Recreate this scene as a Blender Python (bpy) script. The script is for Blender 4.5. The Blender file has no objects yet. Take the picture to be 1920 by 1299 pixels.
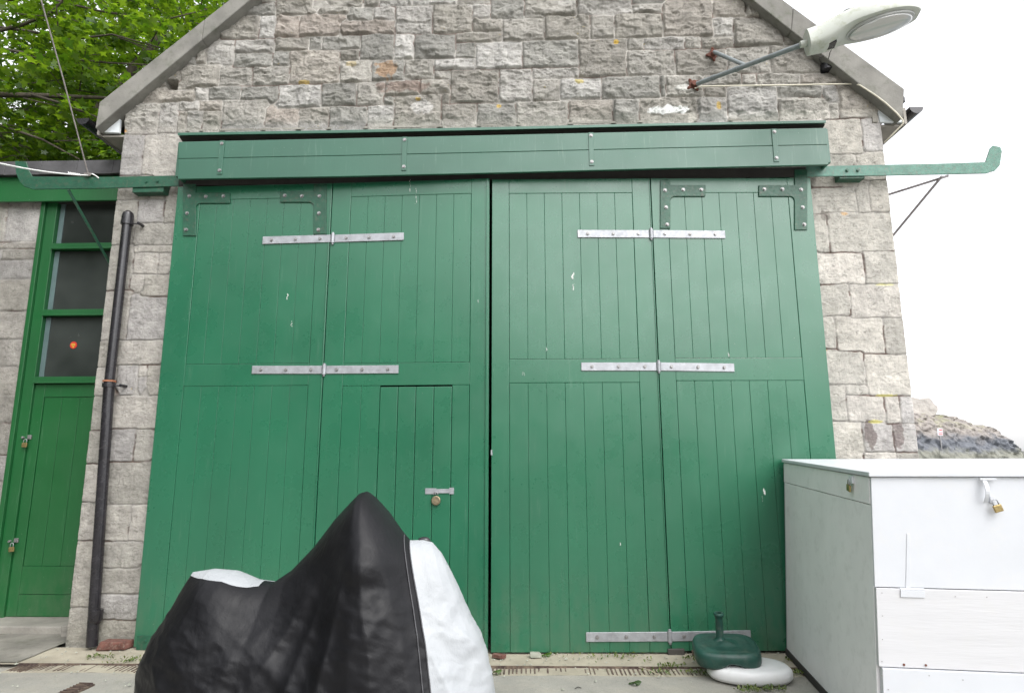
import bpy, bmesh, math, random
import numpy as np
from mathutils import Vector, Matrix, noise as mnoise
random.seed(7); rng = np.random.default_rng(11)
R = math.radians
scene = bpy.context.scene
COL = scene.collection
# ------------------------------------------------------------------ camera
PITCH, YAW, ROLL, FPX = R(10.14), R(1.5), R(-0.17), 1174.0
CAMLOC = Vector((0.0, -5.4, 1.5))
fwd = Vector((-math.sin(YAW)*math.cos(PITCH), math.cos(YAW)*math.cos(PITCH), math.sin(PITCH)))
rt0 = Vector((math.cos(YAW), math.sin(YAW), 0)); up0 = rt0.cross(fwd)
rt = rt0*math.cos(ROLL) + up0*math.sin(ROLL); up = -rt0*math.sin(ROLL) + up0*math.cos(ROLL)
cd = bpy.data.cameras.new('camera'); cam = bpy.data.objects.new('camera', cd); COL.objects.link(cam)
cd.sensor_width = 36; cd.lens = FPX/1920*36; cd.clip_start = .05; cd.clip_end = 6000
cam.matrix_world = Matrix(((rt.x, up.x, -fwd.x, CAMLOC.x), (rt.y, up.y, -fwd.y, CAMLOC.y), (rt.z, up.z, -fwd.z, CAMLOC.z), (0, 0, 0, 1)))
scene.camera = cam
# ------------------------------------------------------------------ sky, sun, exposure
SUN_EL, SUN_AZ = R(52), R(143)          # azimuth clockwise from +Y: bright cloud to the right, behind the viewer
w = bpy.data.worlds.new('World'); scene.world = w; w.use_nodes = True
nt = w.node_tree; bg = nt.nodes['Background']
sky = nt.nodes.new('ShaderNodeTexSky'); sky.sky_type = 'NISHITA'; sky.sun_disc = False
sky.sun_elevation = SUN_EL; sky.sun_rotation = SUN_AZ; sky.dust_density = 3.0; sky.air_density = 1.0; sky.ozone_density = 1.0
hs = nt.nodes.new('ShaderNodeHueSaturation'); hs.inputs['Saturation'].default_value = .16
tc = nt.nodes.new('ShaderNodeTexCoord'); cn = nt.nodes.new('ShaderNodeTexNoise'); cn.inputs['Scale'].default_value = 2.2; cn.inputs['Detail'].default_value = 5
cr = nt.nodes.new('ShaderNodeMapRange'); cr.inputs['From Min'].default_value = .3; cr.inputs['From Max'].default_value = .7
cr.inputs['To Min'].default_value = 1.7; cr.inputs['To Max'].default_value = 2.7
mx = nt.nodes.new('ShaderNodeMix'); mx.data_type = 'RGBA'; mx.blend_type = 'MULTIPLY'; mx.inputs[0].default_value = 1
nt.links.new(sky.outputs[0], hs.inputs['Color']); nt.links.new(tc.outputs['Generated'], cn.inputs['Vector'])
nt.links.new(cn.outputs['Fac'], cr.inputs['Value']); nt.links.new(hs.outputs[0], mx.inputs[6]); nt.links.new(cr.outputs[0], mx.inputs[7])
ad = nt.nodes.new('ShaderNodeMix'); ad.data_type = 'RGBA'; ad.blend_type = 'ADD'; ad.inputs[0].default_value = 1; ad.inputs[7].default_value = (4.6, 4.6, 4.7, 1)
nt.links.new(mx.outputs[2], ad.inputs[6])
# a thin, bright break in the cloud low behind the viewer, the side the sun is on
dt = nt.nodes.new('ShaderNodeVectorMath'); dt.operation = 'DOT_PRODUCT'; dt.inputs[1].default_value = Vector((.30, -.86, .42)).normalized(); nt.links.new(tc.outputs['Generated'], dt.inputs[0])
gl = nt.nodes.new('ShaderNodeMapRange'); gl.interpolation_type = 'SMOOTHSTEP'; gl.inputs['From Min'].default_value = .84; gl.inputs['From Max'].default_value = .99; gl.inputs['To Max'].default_value = 20
nt.links.new(dt.outputs['Value'], gl.inputs['Value'])
ad2 = nt.nodes.new('ShaderNodeMix'); ad2.data_type = 'RGBA'; ad2.blend_type = 'ADD'; ad2.inputs[0].default_value = 1
nt.links.new(ad.outputs[2], ad2.inputs[6]); nt.links.new(gl.outputs[0], ad2.inputs[7]); nt.links.new(ad2.outputs[2], bg.inputs['Color']); bg.inputs['Strength'].default_value = .15
sd = bpy.data.lights.new('sun', 'SUN'); sd.energy = .8; sd.angle = R(22); sd.color = (1, .975, .94)
sun = bpy.data.objects.new('sun', sd); COL.objects.link(sun)
sdir = Vector((math.cos(SUN_EL)*math.sin(SUN_AZ), math.cos(SUN_EL)*math.cos(SUN_AZ), math.sin(SUN_EL)))
sun.rotation_euler = sdir.to_track_quat('Z', 'Y').to_euler(); sun.location = (0, 0, 30)
vs = scene.view_settings; vs.view_transform = 'Standard'; vs.look = 'None'; vs.gamma = 1; vs.exposure = -.2
scene.cycles.max_bounces = 8; scene.cycles.transparent_max_bounces = 12

# ------------------------------------------------------------------ helpers
def ray(px, py): return rt*((px-960)/FPX) + up*((649.5-py)/FPX) + fwd
def F(px, py, Y=0.0):
    d = ray(px, py); return CAMLOC + d*((Y-CAMLOC.y)/d.y)
def G(px, py, Z=0.0):
    d = ray(px, py); return CAMLOC + d*((Z-CAMLOC.z)/d.z)
def props(o, label=None, cat=None, group=None, kind=None):
    for k, v in (('label', label), ('category', cat), ('group', group), ('kind', kind)):
        if v: o[k] = v
    return o
def thing(name, loc, label, cat, group=None):
    o = bpy.data.objects.new(name, None); o.empty_display_size = .1; COL.objects.link(o); o.location = loc
    return props(o, label, cat, group)
def wloc(o):
    v = Vector(o.location)
    while o.parent: o = o.parent; v += Vector(o.location)
    return v
class MB:
    def __init__(s): s.v = []; s.f = []; s.m = []; s.cur = 0
    def add(s, vs, fs):
        n = len(s.v); s.v += [tuple(p) for p in vs]; s.f += [tuple(i+n for i in f) for f in fs]; s.m += [s.cur]*len(fs); return s
    def box(s, x0, x1, y0, y1, z0, z1, M=None):
        c = [Vector((x, y, z)) for z in (z0, z1) for y in (y0, y1) for x in (x0, x1)]
        if M is not None: c = [M @ p for p in c]
        return s.add(c, [(0, 2, 3, 1), (4, 5, 7, 6), (0, 1, 5, 4), (2, 6, 7, 3), (0, 4, 6, 2), (1, 3, 7, 5)])
    def prism(s, pts, vec):            # closed polygon of world points, extruded by vec
        n = len(pts); a = [Vector(p) for p in pts]; b = [p+Vector(vec) for p in a]
        return s.add(a+b, [tuple(range(n))[::-1], tuple(range(n, 2*n))] + [(i, (i+1) % n, n+(i+1) % n, n+i) for i in range(n)])
    def tube(s, pts, rad, seg=10, cap=True):
        pts = [Vector(p) for p in pts]; n = len(pts)
        rads = rad if isinstance(rad, (list, tuple)) else [rad]*n
        vs = []; ref = None
        for i, p in enumerate(pts):
            d = (pts[min(i+1, n-1)] - pts[max(i-1, 0)]).normalized()
            if ref is None: ref = Vector((0, 0, 1)) if abs(d.z) < .9 else Vector((1, 0, 0))
            a = d.cross(ref).normalized(); b = a.cross(d).normalized(); ref = b
            vs += [p + (a*math.cos(2*math.pi*k/seg) + b*math.sin(2*math.pi*k/seg))*rads[i] for k in range(seg)]
        fs = [(i*seg+k, i*seg+(k+1) % seg, (i+1)*seg+(k+1) % seg, (i+1)*seg+k) for i in range(n-1) for k in range(seg)]
        if cap: fs += [tuple(range(seg))[::-1], tuple(range((n-1)*seg, n*seg))]
        return s.add(vs, fs)
    def loft(s, rings, cap=True, closed=True):
        n = len(rings[0]); vs = [p for r in rings for p in r]
        k2 = n if closed else n-1
        fs = [(i*n+k, i*n+(k+1) % n, (i+1)*n+(k+1) % n, (i+1)*n+k) for i in range(len(rings)-1) for k in range(k2)]
        if cap: fs += [tuple(range(n))[::-1], tuple(range((len(rings)-1)*n, len(rings)*n))]
        return s.add(vs, fs)
    def bolt(s, p, nrm, r=.012, h=.009):
        nrm = Vector(nrm).normalized(); p = Vector(p)
        s.tube([p, p+nrm*.003], r*1.35, 12); s.tube([p+nrm*.003, p+nrm*h], [r, r*.92], 6)
        return s
    def build(s, name, mats, parent=None, bevel=0, smooth=False, seg=2, sub=0):
        me = bpy.data.meshes.new(name); me.from_pydata(s.v, [], s.f); me.update()
        if not isinstance(mats, (list, tuple)): mats = [mats]
        for m in mats: me.materials.append(m)
        me.polygons.foreach_set('material_index', s.m)
        bm = bmesh.new(); bm.from_mesh(me); bmesh.ops.recalc_face_normals(bm, faces=bm.faces); bm.to_mesh(me); bm.free()
        o = bpy.data.objects.new(name, me); COL.objects.link(o)
        if parent is not None:
            o.parent = parent; o.location = -wloc(parent)
        if sub:
            md = o.modifiers.new('sub', 'SUBSURF'); md.levels = md.render_levels = sub
        if bevel:
            md = o.modifiers.new('bev', 'BEVEL'); md.width = bevel; md.segments = seg; md.limit_method = 'ANGLE'; md.angle_limit = R(35)
            md.harden_normals = False
        if smooth:
            me.polygons.foreach_set('use_smooth', [True]*len(me.polygons))
        return o
def bolts(parent, pts, nrm, r=.0115, h=.010, mt='bolt'):
    for p in pts: MB().bolt(p, nrm, r, h).build('bolt', M[mt], parent)
def sharp(o, ang=40):
    me = o.data; me.polygons.foreach_set('use_smooth', [True]*len(me.polygons))
    me.set_sharp_from_angle(angle=R(ang)); return o

# ------------------------------------------------------------------ numpy noise
def vnoise(x, z, seed=0):
    xi = np.floor(x).astype(np.int64); zi = np.floor(z).astype(np.int64); fx = x-xi; fz = z-zi
    fx = fx*fx*(3-2*fx); fz = fz*fz*(3-2*fz)
    def h(a, b):
        n = (a*374761393 + b*668265263 + seed*974634777) & 0xffffffff
        n = ((n ^ (n >> 13))*1274126177) & 0xffffffff
        return ((n ^ (n >> 16)) & 0xffff)/65535.0
    return (h(xi, zi)*(1-fx)+h(xi+1, zi)*fx)*(1-fz) + (h(xi, zi+1)*(1-fx)+h(xi+1, zi+1)*fx)*fz
def fbm(x, z, oct=4, seed=0, ridged=False):
    s = 0; a = .5; t = 0
    for i in range(oct):
        n = vnoise(x*2**i+17.3*i, z*2**i-9.1*i, seed+i)
        if ridged: n = 1-np.abs(2*n-1)
        s = s+a*n; t += a; a *= .5
    return s/t
def sstep(a, b, x):
    t = np.clip((x-a)/(b-a), 0, 1); return t*t*(3-2*t)

# ------------------------------------------------------------------ materials
class NT:
    def __init__(s, name):
        s.m = bpy.data.materials.new(name); s.m.use_nodes = True; s.t = s.m.node_tree; s.b = s.t.nodes['Principled BSDF']
        s.co = s.t.nodes.new('ShaderNodeTexCoord').outputs['Object']
    def n(s, typ, **kw):
        x = s.t.nodes.new(typ)
        for k, v in kw.items():
            if k in x.inputs: x.inputs[k].default_value = v
            else: setattr(x, k, v)
        return x
    def l(s, a, b): s.t.links.new(a, b)
    def noise(s, scale, detail=4, rough=.55, stretch=None, dist=0):
        x = s.n('ShaderNodeTexNoise', Scale=scale, Detail=detail, Roughness=rough, Distortion=dist)
        v = s.co
        if stretch:
            mp = s.n('ShaderNodeMapping'); mp.inputs['Scale'].default_value = stretch; s.l(v, mp.inputs['Vector']); v = mp.outputs[0]
        s.l(v, x.inputs['Vector']); return x.outputs['Fac']
    def rng(s, v, a, b, c=0., d=1.):
        x = s.n('ShaderNodeMapRange'); 
        for k, q in zip(('From Min', 'From Max', 'To Min', 'To Max'), (a, b, c, d)): x.inputs[k].default_value = q
        s.l(v, x.inputs['Value']); return x.outputs[0]
    def mix(s, f, a, b, mode='MIX'):
        x = s.n('ShaderNodeMix'); x.data_type = 'RGBA'; x.blend_type = mode
        for i, q in ((0, f), (6, a), (7, b)):
            if hasattr(q, 'is_output'): s.l(q, x.inputs[i])
            else: x.inputs[i].default_value = q if i == 0 else (*q, 1)
        return x.outputs[2]
    def math(s, op, a, b):
        x = s.n('ShaderNodeMath'); x.operation = op
        for i, q in ((0, a), (1, b)):
            if hasattr(q, 'is_output'): s.l(q, x.inputs[i])
            else: x.inputs[i].default_value = q
        return x.outputs[0]
    def bump(s, h, strength=.3, dist=.01, prev=None):
        x = s.n('ShaderNodeBump'); x.inputs['Strength'].default_value = strength; x.inputs['Distance'].default_value = dist
        s.l(h, x.inputs['Height'])
        if prev is not None: s.l(prev, x.inputs['Normal'])
        return x.outputs[0]
    def out(s, col=None, rough=None, nrm=None, metal=None):
        for k, q in (('Base Color', col), ('Roughness', rough), ('Normal', nrm), ('Metallic', metal)):
            if q is None: continue
            if hasattr(q, 'is_output'): s.l(q, s.b.inputs[k])
            else: s.b.inputs[k].default_value = (*q, 1) if isinstance(q, tuple) else q
        return s.m
def sc(c, k): return tuple(min(1, x*k) for x in c)
def pm(name, col, rough=.6, var=.18, scale=5, bump=.15, bscale=90, bdist=.003, metal=0, dirt=None, dirt_amt=.5, stretch=None, spec=.5):
    s = NT(name); f = s.rng(s.noise(scale, 6, .6, stretch), .3, .7)
    c = s.mix(f, sc(col, 1-var), sc(col, 1+var))
    if dirt:
        g = s.math('MULTIPLY', s.rng(s.noise(scale*2.3+1, 8, .68), .52, .72), dirt_amt); c = s.mix(g, c, dirt)
    rr = s.rng(s.noise(scale*3, 5), .3, .7, max(.05, rough-.09), min(1, rough+.09))
    s.b.inputs['Specular IOR Level'].default_value = spec
    return s.out(c, rr, s.bump(s.noise(bscale, 5, .6, stretch), bump, bdist), metal)
def door_paint(name, col, rough=.36, weather=.5):
    s = NT(name)
    f = s.rng(s.noise(1.3, 4), .3, .7); c = s.mix(f, sc(col, .92), sc(col, 1.1))
    gr = s.rng(s.noise(9, 6, .6, (9, 9, .35)), .35, .75); c = s.mix(s.math('MULTIPLY', gr, .12), c, sc(col, .72))
    # chalky rain marks, tiny chips, dust specks
    run = s.rng(s.noise(6, 5, .65, (7, 7, .5)), .60, .80); c = s.mix(s.math('MULTIPLY', run, .22*weather), c, (.34, .42, .36))
    sp = s.rng(s.noise(70, 2, .5), .735, .76); c = s.mix(s.math('MULTIPLY', sp, .45*weather), c, (.42, .46, .40))
    ch = s.rng(s.noise(33, 3, .5), .775, .79); c = s.mix(s.math('MULTIPLY', ch, .28*weather), c, (.10, .075, .045))
    sx = s.n('ShaderNodeSeparateXYZ'); s.l(s.co, sx.inputs[0]); gz = s.rng(sx.outputs['Z'], 0, .75, 1, 0)
    sm = s.math('MULTIPLY', s.math('MULTIPLY', gz, s.rng(s.noise(5, 9, .72, (2, 2, .8)), .40, .70)), .42); c = s.mix(sm, c, (.13, .14, .10))
    fd = s.rng(s.noise(.9, 4, .6, (1.4, 1, .5)), .42, .68); c = s.mix(s.math('MULTIPLY', fd, .22), c, sc(col, 1.45))
    rr = s.rng(s.noise(3.2, 6, .6), .3, .75, rough-.04, rough+.10); s.b.inputs['Specular IOR Level'].default_value = .75
    b1 = s.bump(s.noise(40, 4, .6, (3, 3, .15)), .10, .003); b2 = s.bump(s.noise(1.6, 2), .25, .012, b1)
    return s.out(c, rr, b2)
M = {}
M['green'] = door_paint('green gloss paint', (.016, .116, .060), .27)
M['green_hood'] = door_paint('weathered green paint', (.018, .092, .055), .38, .9)
M['green_dark'] = pm('green painted iron', (.014, .078, .044), .42, .22, 14, .5, 60, .004, dirt=(.12, .10, .075), dirt_amt=.55)
M['green_lean'] = door_paint('bright green paint', (.006, .092, .022), .42, .6)
M['galv'] = pm('galvanised steel', (.36, .37, .39), .5, .20, 16, .25, 70, .003, metal=.55, dirt=(.25, .24, .23), dirt_amt=.35)
M['bolt'] = pm('grey bolt', (.30, .30, .30), .45, .3, 60, .2, metal=.7, dirt=(.20, .09, .04), dirt_amt=.6)
M['rust'] = pm('rusty iron', (.13, .048, .032), .85, .4, 40, .8, 120, .004)
M['iron_black'] = pm('black iron paint', (.018, .017, .020), .24, .35, 6, .12, 18, .004, dirt=(.09, .07, .065), dirt_amt=.12)
M['paving'] = pm('rough worn paving', (.20, .19, .165), .95, .30, 3, .9, 30, .012, dirt=(.09, .095, .06), dirt_amt=.7)
M['dark'] = pm('dark timber and gap shade', (.03, .028, .025), .9)
M['brass'] = pm('worn brass', (.38, .29, .13), .42, .3, 60, .3, metal=.8, dirt=(.12, .08, .04), dirt_amt=.6)
M['white'] = pm('white gloss paint', (.55, .565, .595), .42, .035, 3, .12, 40, .003, dirt=(.62, .60, .55), dirt_amt=.25)
M['white_fl'] = pm('white trim paint', (.68, .72, .74), .5, .06, 6, .2, 60, dirt=(.40, .38, .33), dirt_amt=.35)
M['side_lightened'] = pm('lightened side paint', (.84, .82, .83), .42, .05, 4, .25, 30, .003, dirt=(.52, .51, .50), dirt_amt=.35, stretch=(1, 1, .6))  # white paint lightened to make up for weak bounce light on this side
M['conc_verge'] = pm('lichened concrete coping', (.195, .188, .170), .92, .22, 5, .5, 80, .004, dirt=(.10, .11, .075), dirt_amt=.7)
M['slate'] = pm('dark slate', (.065, .063, .066), .7, .3, 6, .4, 50)
M['soffit'] = pm('soffit timber', (.30, .28, .25), .8, .2, 6)
M['cream'] = pm('cream cable', (.62, .58, .47), .5, .1, 20)
M['rope'] = pm('white rope', (.75, .75, .73), .8, .15, 80, .5, 200)
M['wire'] = pm('dark wire', (.06, .055, .05), .6)
M['brick'] = pm('red brick', (.13, .055, .042), .9, .4, 20, .7, 80, .005, dirt=(.3, .27, .22), dirt_amt=.6)
M['lamp'] = pm('lamp shell', (.50, .52, .47), .45, .08, 5, .1, 60, dirt=(.28, .30, .17), dirt_amt=.7)
M['lamp_grey'] = pm('lamp underside', (.42, .43, .42), .5, .12, 8)
M['pipe_grey'] = pm('grey green pipe', (.20, .225, .23), .5, .2, 12, .3, dirt=(.3, .32, .3), dirt_amt=.4)
M['base_green'] = pm('dark green plastic', (.012, .055, .042), .42, .3, 10, .3, 30, .004, dirt=(.10, .12, .09), dirt_amt=.5)
M['base_white'] = pm('white plastic', (.70, .70, .70), .38, .04, 5, .1, 40, dirt=(.5, .5, .42), dirt_amt=.25)
M['stonechip'] = pm('stone chip', (.28, .29, .24), .9, .3, 20)
M['bark'] = pm('bark', (.075, .062, .045), .9, .35, 20, .9, 60, .01, stretch=(1, 1, .3))
def leafmat(name, c1, c2, tr=.5):
    s = NT(name); oi = s.n('ShaderNodeAttribute'); oi.attribute_name = 'lv'
    c = s.mix(oi.outputs['Fac'], c1, c2)
    d = s.n('ShaderNodeBsdfDiffuse'); t = s.n('ShaderNodeBsdfTranslucent'); g = s.n('ShaderNodeBsdfGlossy', Roughness=.42)
    g.inputs['Color'].default_value = (.5, .5, .5, 1)
    tcol = s.mix(1.0, c, (1.45, 1.4, .55), 'MULTIPLY'); s.l(c, d.inputs['Color']); s.l(tcol, t.inputs['Color'])
    m1 = s.n('ShaderNodeMixShader', Fac=tr); m2 = s.n('ShaderNodeMixShader', Fac=.06)
    s.l(d.outputs[0], m1.inputs[1]); s.l(t.outputs[0], m1.inputs[2]); s.l(m1.outputs[0], m2.inputs[1]); s.l(g.outputs[0], m2.inputs[2])
    s.l(m2.outputs[0], s.t.nodes['Material Output'].inputs['Surface']); return s.m
M['leaf'] = leafmat('fresh sycamore leaves', (.045, .118, .011), (.18, .29, .032), .62)
M['leaf_dark'] = leafmat('shaded leaves', (.025, .060, .010), (.07, .14, .02), .4)  # foliage shade put into the colour: darker copy of the fresh leaves
M['weed'] = leafmat('weeds', (.05, .10, .02), (.17, .20, .06), .3)
def glass():
    s = NT('dirty window glass')
    s.b.inputs['Base Color'].default_value = (.03, .035, .033, 1)
    n = s.rng(s.noise(1.1, 3), .35, .7); c = s.mix(n, (.022, .026, .024), (.060, .068, .064)); s.b.inputs['Specular IOR Level'].default_value = .3
    sc2 = s.rng(s.noise(30, 3, .5, (1, 1, 1)), .72, .8); c = s.mix(s.math('MULTIPLY', sc2, .3), c, (.25, .27, .26))
    return s.out(c, s.rng(s.noise(6, 4), .3, .7, .10, .28))
M['glass'] = glass()
def stone_mat(name, cname='Col'):
    s = NT(name); a = s.n('ShaderNodeAttribute'); a.attribute_name = cname
    n1 = s.rng(s.noise(9, 8, .65), .3, .7, .68, 1.26); x = s.n('ShaderNodeCombineXYZ')
    for i in range(3): s.l(n1, x.inputs[i])
    c = s.mix(1.0, a.outputs['Color'], x.outputs[0], 'MULTIPLY')
    n2 = s.rng(s.noise(75, 6, .7), .55, .75); c = s.mix(s.math('MULTIPLY', n2, .38), c, (.46, .44, .41))
    n3 = s.rng(s.noise(120, 4, .6), .60, .72); c = s.mix(s.math('MULTIPLY', n3, .45), c, (.085, .08, .07))
    gr = s.rng(s.noise(2.1, 7, .7), .55, .75); c = s.mix(s.math('MULTIPLY', gr, .28), c, (.16, .165, .11)); cra = s.rng(s.noise(14, 7, .7, (1, 1, 1.9), 1.4), .36, .44, 1, 0); c = s.mix(s.math('MULTIPLY', cra, .55), c, (.13, .125, .105))
    li = s.math('MULTIPLY', s.rng(s.noise(11, 4, .65), .70, .74), .8); c = s.mix(li, c, (.42, .33, .12))
    wh = s.math('MULTIPLY', s.rng(s.noise(24, 4, .7), .69, .74), .6); c = s.mix(wh, c, (.62, .60, .56))
    b = s.bump(s.noise(9, 10, .72, dist=.8), .55, .03); b = s.bump(s.noise(45, 8, .75, dist=.6), .9, .014, b); b = s.bump(s.noise(260, 3, .6), .6, .003, b)
    return s.out(c, .93, b)
M['stone'] = stone_mat('limestone')
M['side_stone'] = pm('limestone side wall', (.27, .255, .225), .95, .25, 3, .8, 40, .01)
# ------------------------------------------------------------------ masonry: block outlines read off the wall, in wall coordinates
def rects(zoom, scale, ox, oy, Y=0.0):
    out = []
    for (a, b, c, d) in zoom:
        x0, y0, x1, y1 = ox+a*scale, oy+b*scale, ox+c*scale, oy+d*scale; mx_, my_ = (x0+x1)/2, (y0+y1)/2
        out.append((F(x0, my_, Y).x, F(x1, my_, Y).x, F(mx_, y1, Y).z, F(mx_, y0, Y).z))
    return out
BA = [(1300,-100,1450,35),(1200,35,1450,140),(1460,-100,1770,135),(1775,-100,1930,70),(1000,150,1310,345),(1315,145,1450,330),(1452,145,1650,325),(1655,140,2030,315),
(870,350,1090,555),(1100,345,1440,460),(1445,330,1735,440),(1740,325,1840,435),(1100,465,1420,580),(1425,445,1565,570),(1572,445,1990,720),(640,565,965,750),(970,585,1250,740),
(1255,580,1565,735),(330,800,760,880),(765,760,870,860),(875,745,1150,860),(1155,745,1470,860),(1480,735,1840,930),(150,885,445,1150),(455,880,610,1130),
(615,875,790,955),(795,865,985,955),(615,960,690,1130),(693,960,820,1120),(823,960,988,1120),(990,865,1355,1110),(1360,940,1645,1110),(1650,930,1900,1105),(680,460,770,560),(775,400,865,555),(500,600,635,695)]
BB = [(-50,-100,430,70),(440,-100,600,60),(605,-100,920,60),(930,-100,1370,50),(1375,-100,1695,45),(0,80,290,145),(290,90,530,212),(535,80,750,210),(170,215,750,355),
(755,70,1120,345),(1130,60,1520,330),(1530,55,1700,190),(1710,-100,2040,195),(1530,195,1820,320),(30,365,400,500),(410,360,740,600),(745,350,940,600),(945,350,1350,595),(1365,330,1825,420),
(1365,430,1550,580),(1565,430,2016,690),(210,510,390,610),(210,615,510,830),(520,615,840,810),(845,605,1135,805),(1145,595,1550,710),(1140,715,1300,805),(1310,710,1775,1030),
(20,840,360,1065),(375,830,640,1060),(650,815,1000,965),(1003,810,1300,945),(640,975,735,1050),(745,965,1210,1260),(1215,955,1300,1045),(100,1070,470,1280),(473,1065,735,1280),
(1210,1050,1565,1260),(1570,1045,1950,1245)]
BC = [(235,-100,740,180),(770,-100,1300,150),(1310,50,1605,145),(1310,-100,1605,40),(10,205,430,410),(435,170,880,400),(890,165,1125,390),(1135,155,1605,385),(215,415,770,680),
(775,395,1250,770),(1255,395,1420,510),(1425,385,1830,505),(1260,515,1730,760),(1740,505,2250,750),(310,685,765,795),(-10,700,300,1020),(320,800,580,1015),(585,790,995,990),
(1005,770,1580,990),(1590,770,1640,970),(1645,765,1990,970),(150,1020,670,1225),(680,1010,1110,1215),(1120,1000,1375,1210),(1385,990,1960,1205)]
BD = [(-165,35,255,315),(260,30,530,150),(540,-50,700,150),(260,155,430,315),(435,160,860,400),(865,250,1000,390),(160,325,430,410),(20,325,155,410),(385,410,735,630),(750,400,1160,630),
(200,650,500,730),(510,640,630,720),(635,640,1000,720),(1005,640,1480,715),(200,755,375,835),(385,750,800,1030),(820,745,1190,840),(825,845,1250,1025),(1200,745,1330,880),(1335,735,1610,1020),(120,845,380,1040),
(1258,890,1330,1025),(1240,1032,1530,1330),(1540,1032,1700,1290),(1290,540,1450,630)]
BE = [(210,235,405,305),(415,235,640,380),(90,390,410,480),(100,480,410,660),(420,475,505,665),(515,475,665,660),(130,700,205,955),(210,670,705,950),(140,975,465,1190),(475,955,740,1180),(165,1195,350,1400),(380,1200,760,1430)]
BF = [(110,240,172,430),(185,235,520,470),(528,235,705,470),(130,445,380,690),(390,480,740,770),(155,700,245,950),(255,705,420,765),(265,775,520,950),(540,780,635,970),(642,780,760,970),(175,965,370,1230),
(380,980,590,1170),(595,980,790,1170),(380,1178,610,1330),(618,1178,800,1330)]
BG = [(330,40,455,240),(460,40,620,235),(305,250,490,365),(495,335,565,362),(570,340,630,480),(430,368,565,480),(300,370,425,595),(400,485,610,595),(275,600,400,825),(405,600,600,632),(410,638,530,745),
(538,638,590,745),(390,748,458,820),(462,748,585,855),(240,830,380,1075),(385,860,570,1072),(220,1085,325,1210),(330,1080,550,1200),(200,1215,320,1330),(325,1205,430,1320),(437,1205,475,1260),(437,1263,475,1320),(482,1205,545,1320)]
BH = [(135,120,235,230),(240,120,410,220),(235,230,330,355),(335,235,395,355),(120,235,230,360),(205,365,390,530),(100,370,200,520),(90,525,190,670),(195,535,310,680),(316,535,375,680),(70,685,175,950),
(180,685,350,790),(180,795,350,895),(180,900,340,1000),(55,955,175,1110),(190,1005,340,1110)]
RECTS = rects(BA, .21875, 200, 0)+rects(BB, .1875, 600, 0)+rects(BC, .1875, 940, 0)+rects(BD, .21875, 1280, 0)+rects(BE, .254, 1500, 230)+rects(BF, .2617, 1520, 540)+rects(BG, .3693, 100, 240)+rects(BH, .461, 100, 700)
XL = (F(218, 320).x+F(180, 640).x+F(150, 1000).x)/3; XR = (F(1657, 262).x+F(1690, 530).x+F(1722, 800).x)/3
print('XL XR', XL, XR)
ztop = F(900, 0).z
zz = ztop+.02; k = 0
def fill_rows(x0, x1, z0, z1, hmin, hmax, wmin, wmax):
    z = z0
    while z < z1:
        h = min(random.uniform(hmin, hmax), z1-z+.01); x = x0
        while x < x1:
            q = random.uniform(wmin, wmax); RECTS.append((x, min(x+q, x1), z, z+h)); x += q+.006
        z += h+.006
fill_rows(XL, XR, ztop+.12, ztop+2.6, .13, .26, .18, .5)
fill_rows(F(1560, 900).x, XR, -.1, F(1650, 885).z, .22, .34, .25, .55)

YD = -.11
DXL = F(296, 690, -.10).x; DXR = F(1551, 690, -.10).x
OPX0, OPX1, OPZ = DXL+.14, DXR-.14, F(918, 337, -.15).z+.06
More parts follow.
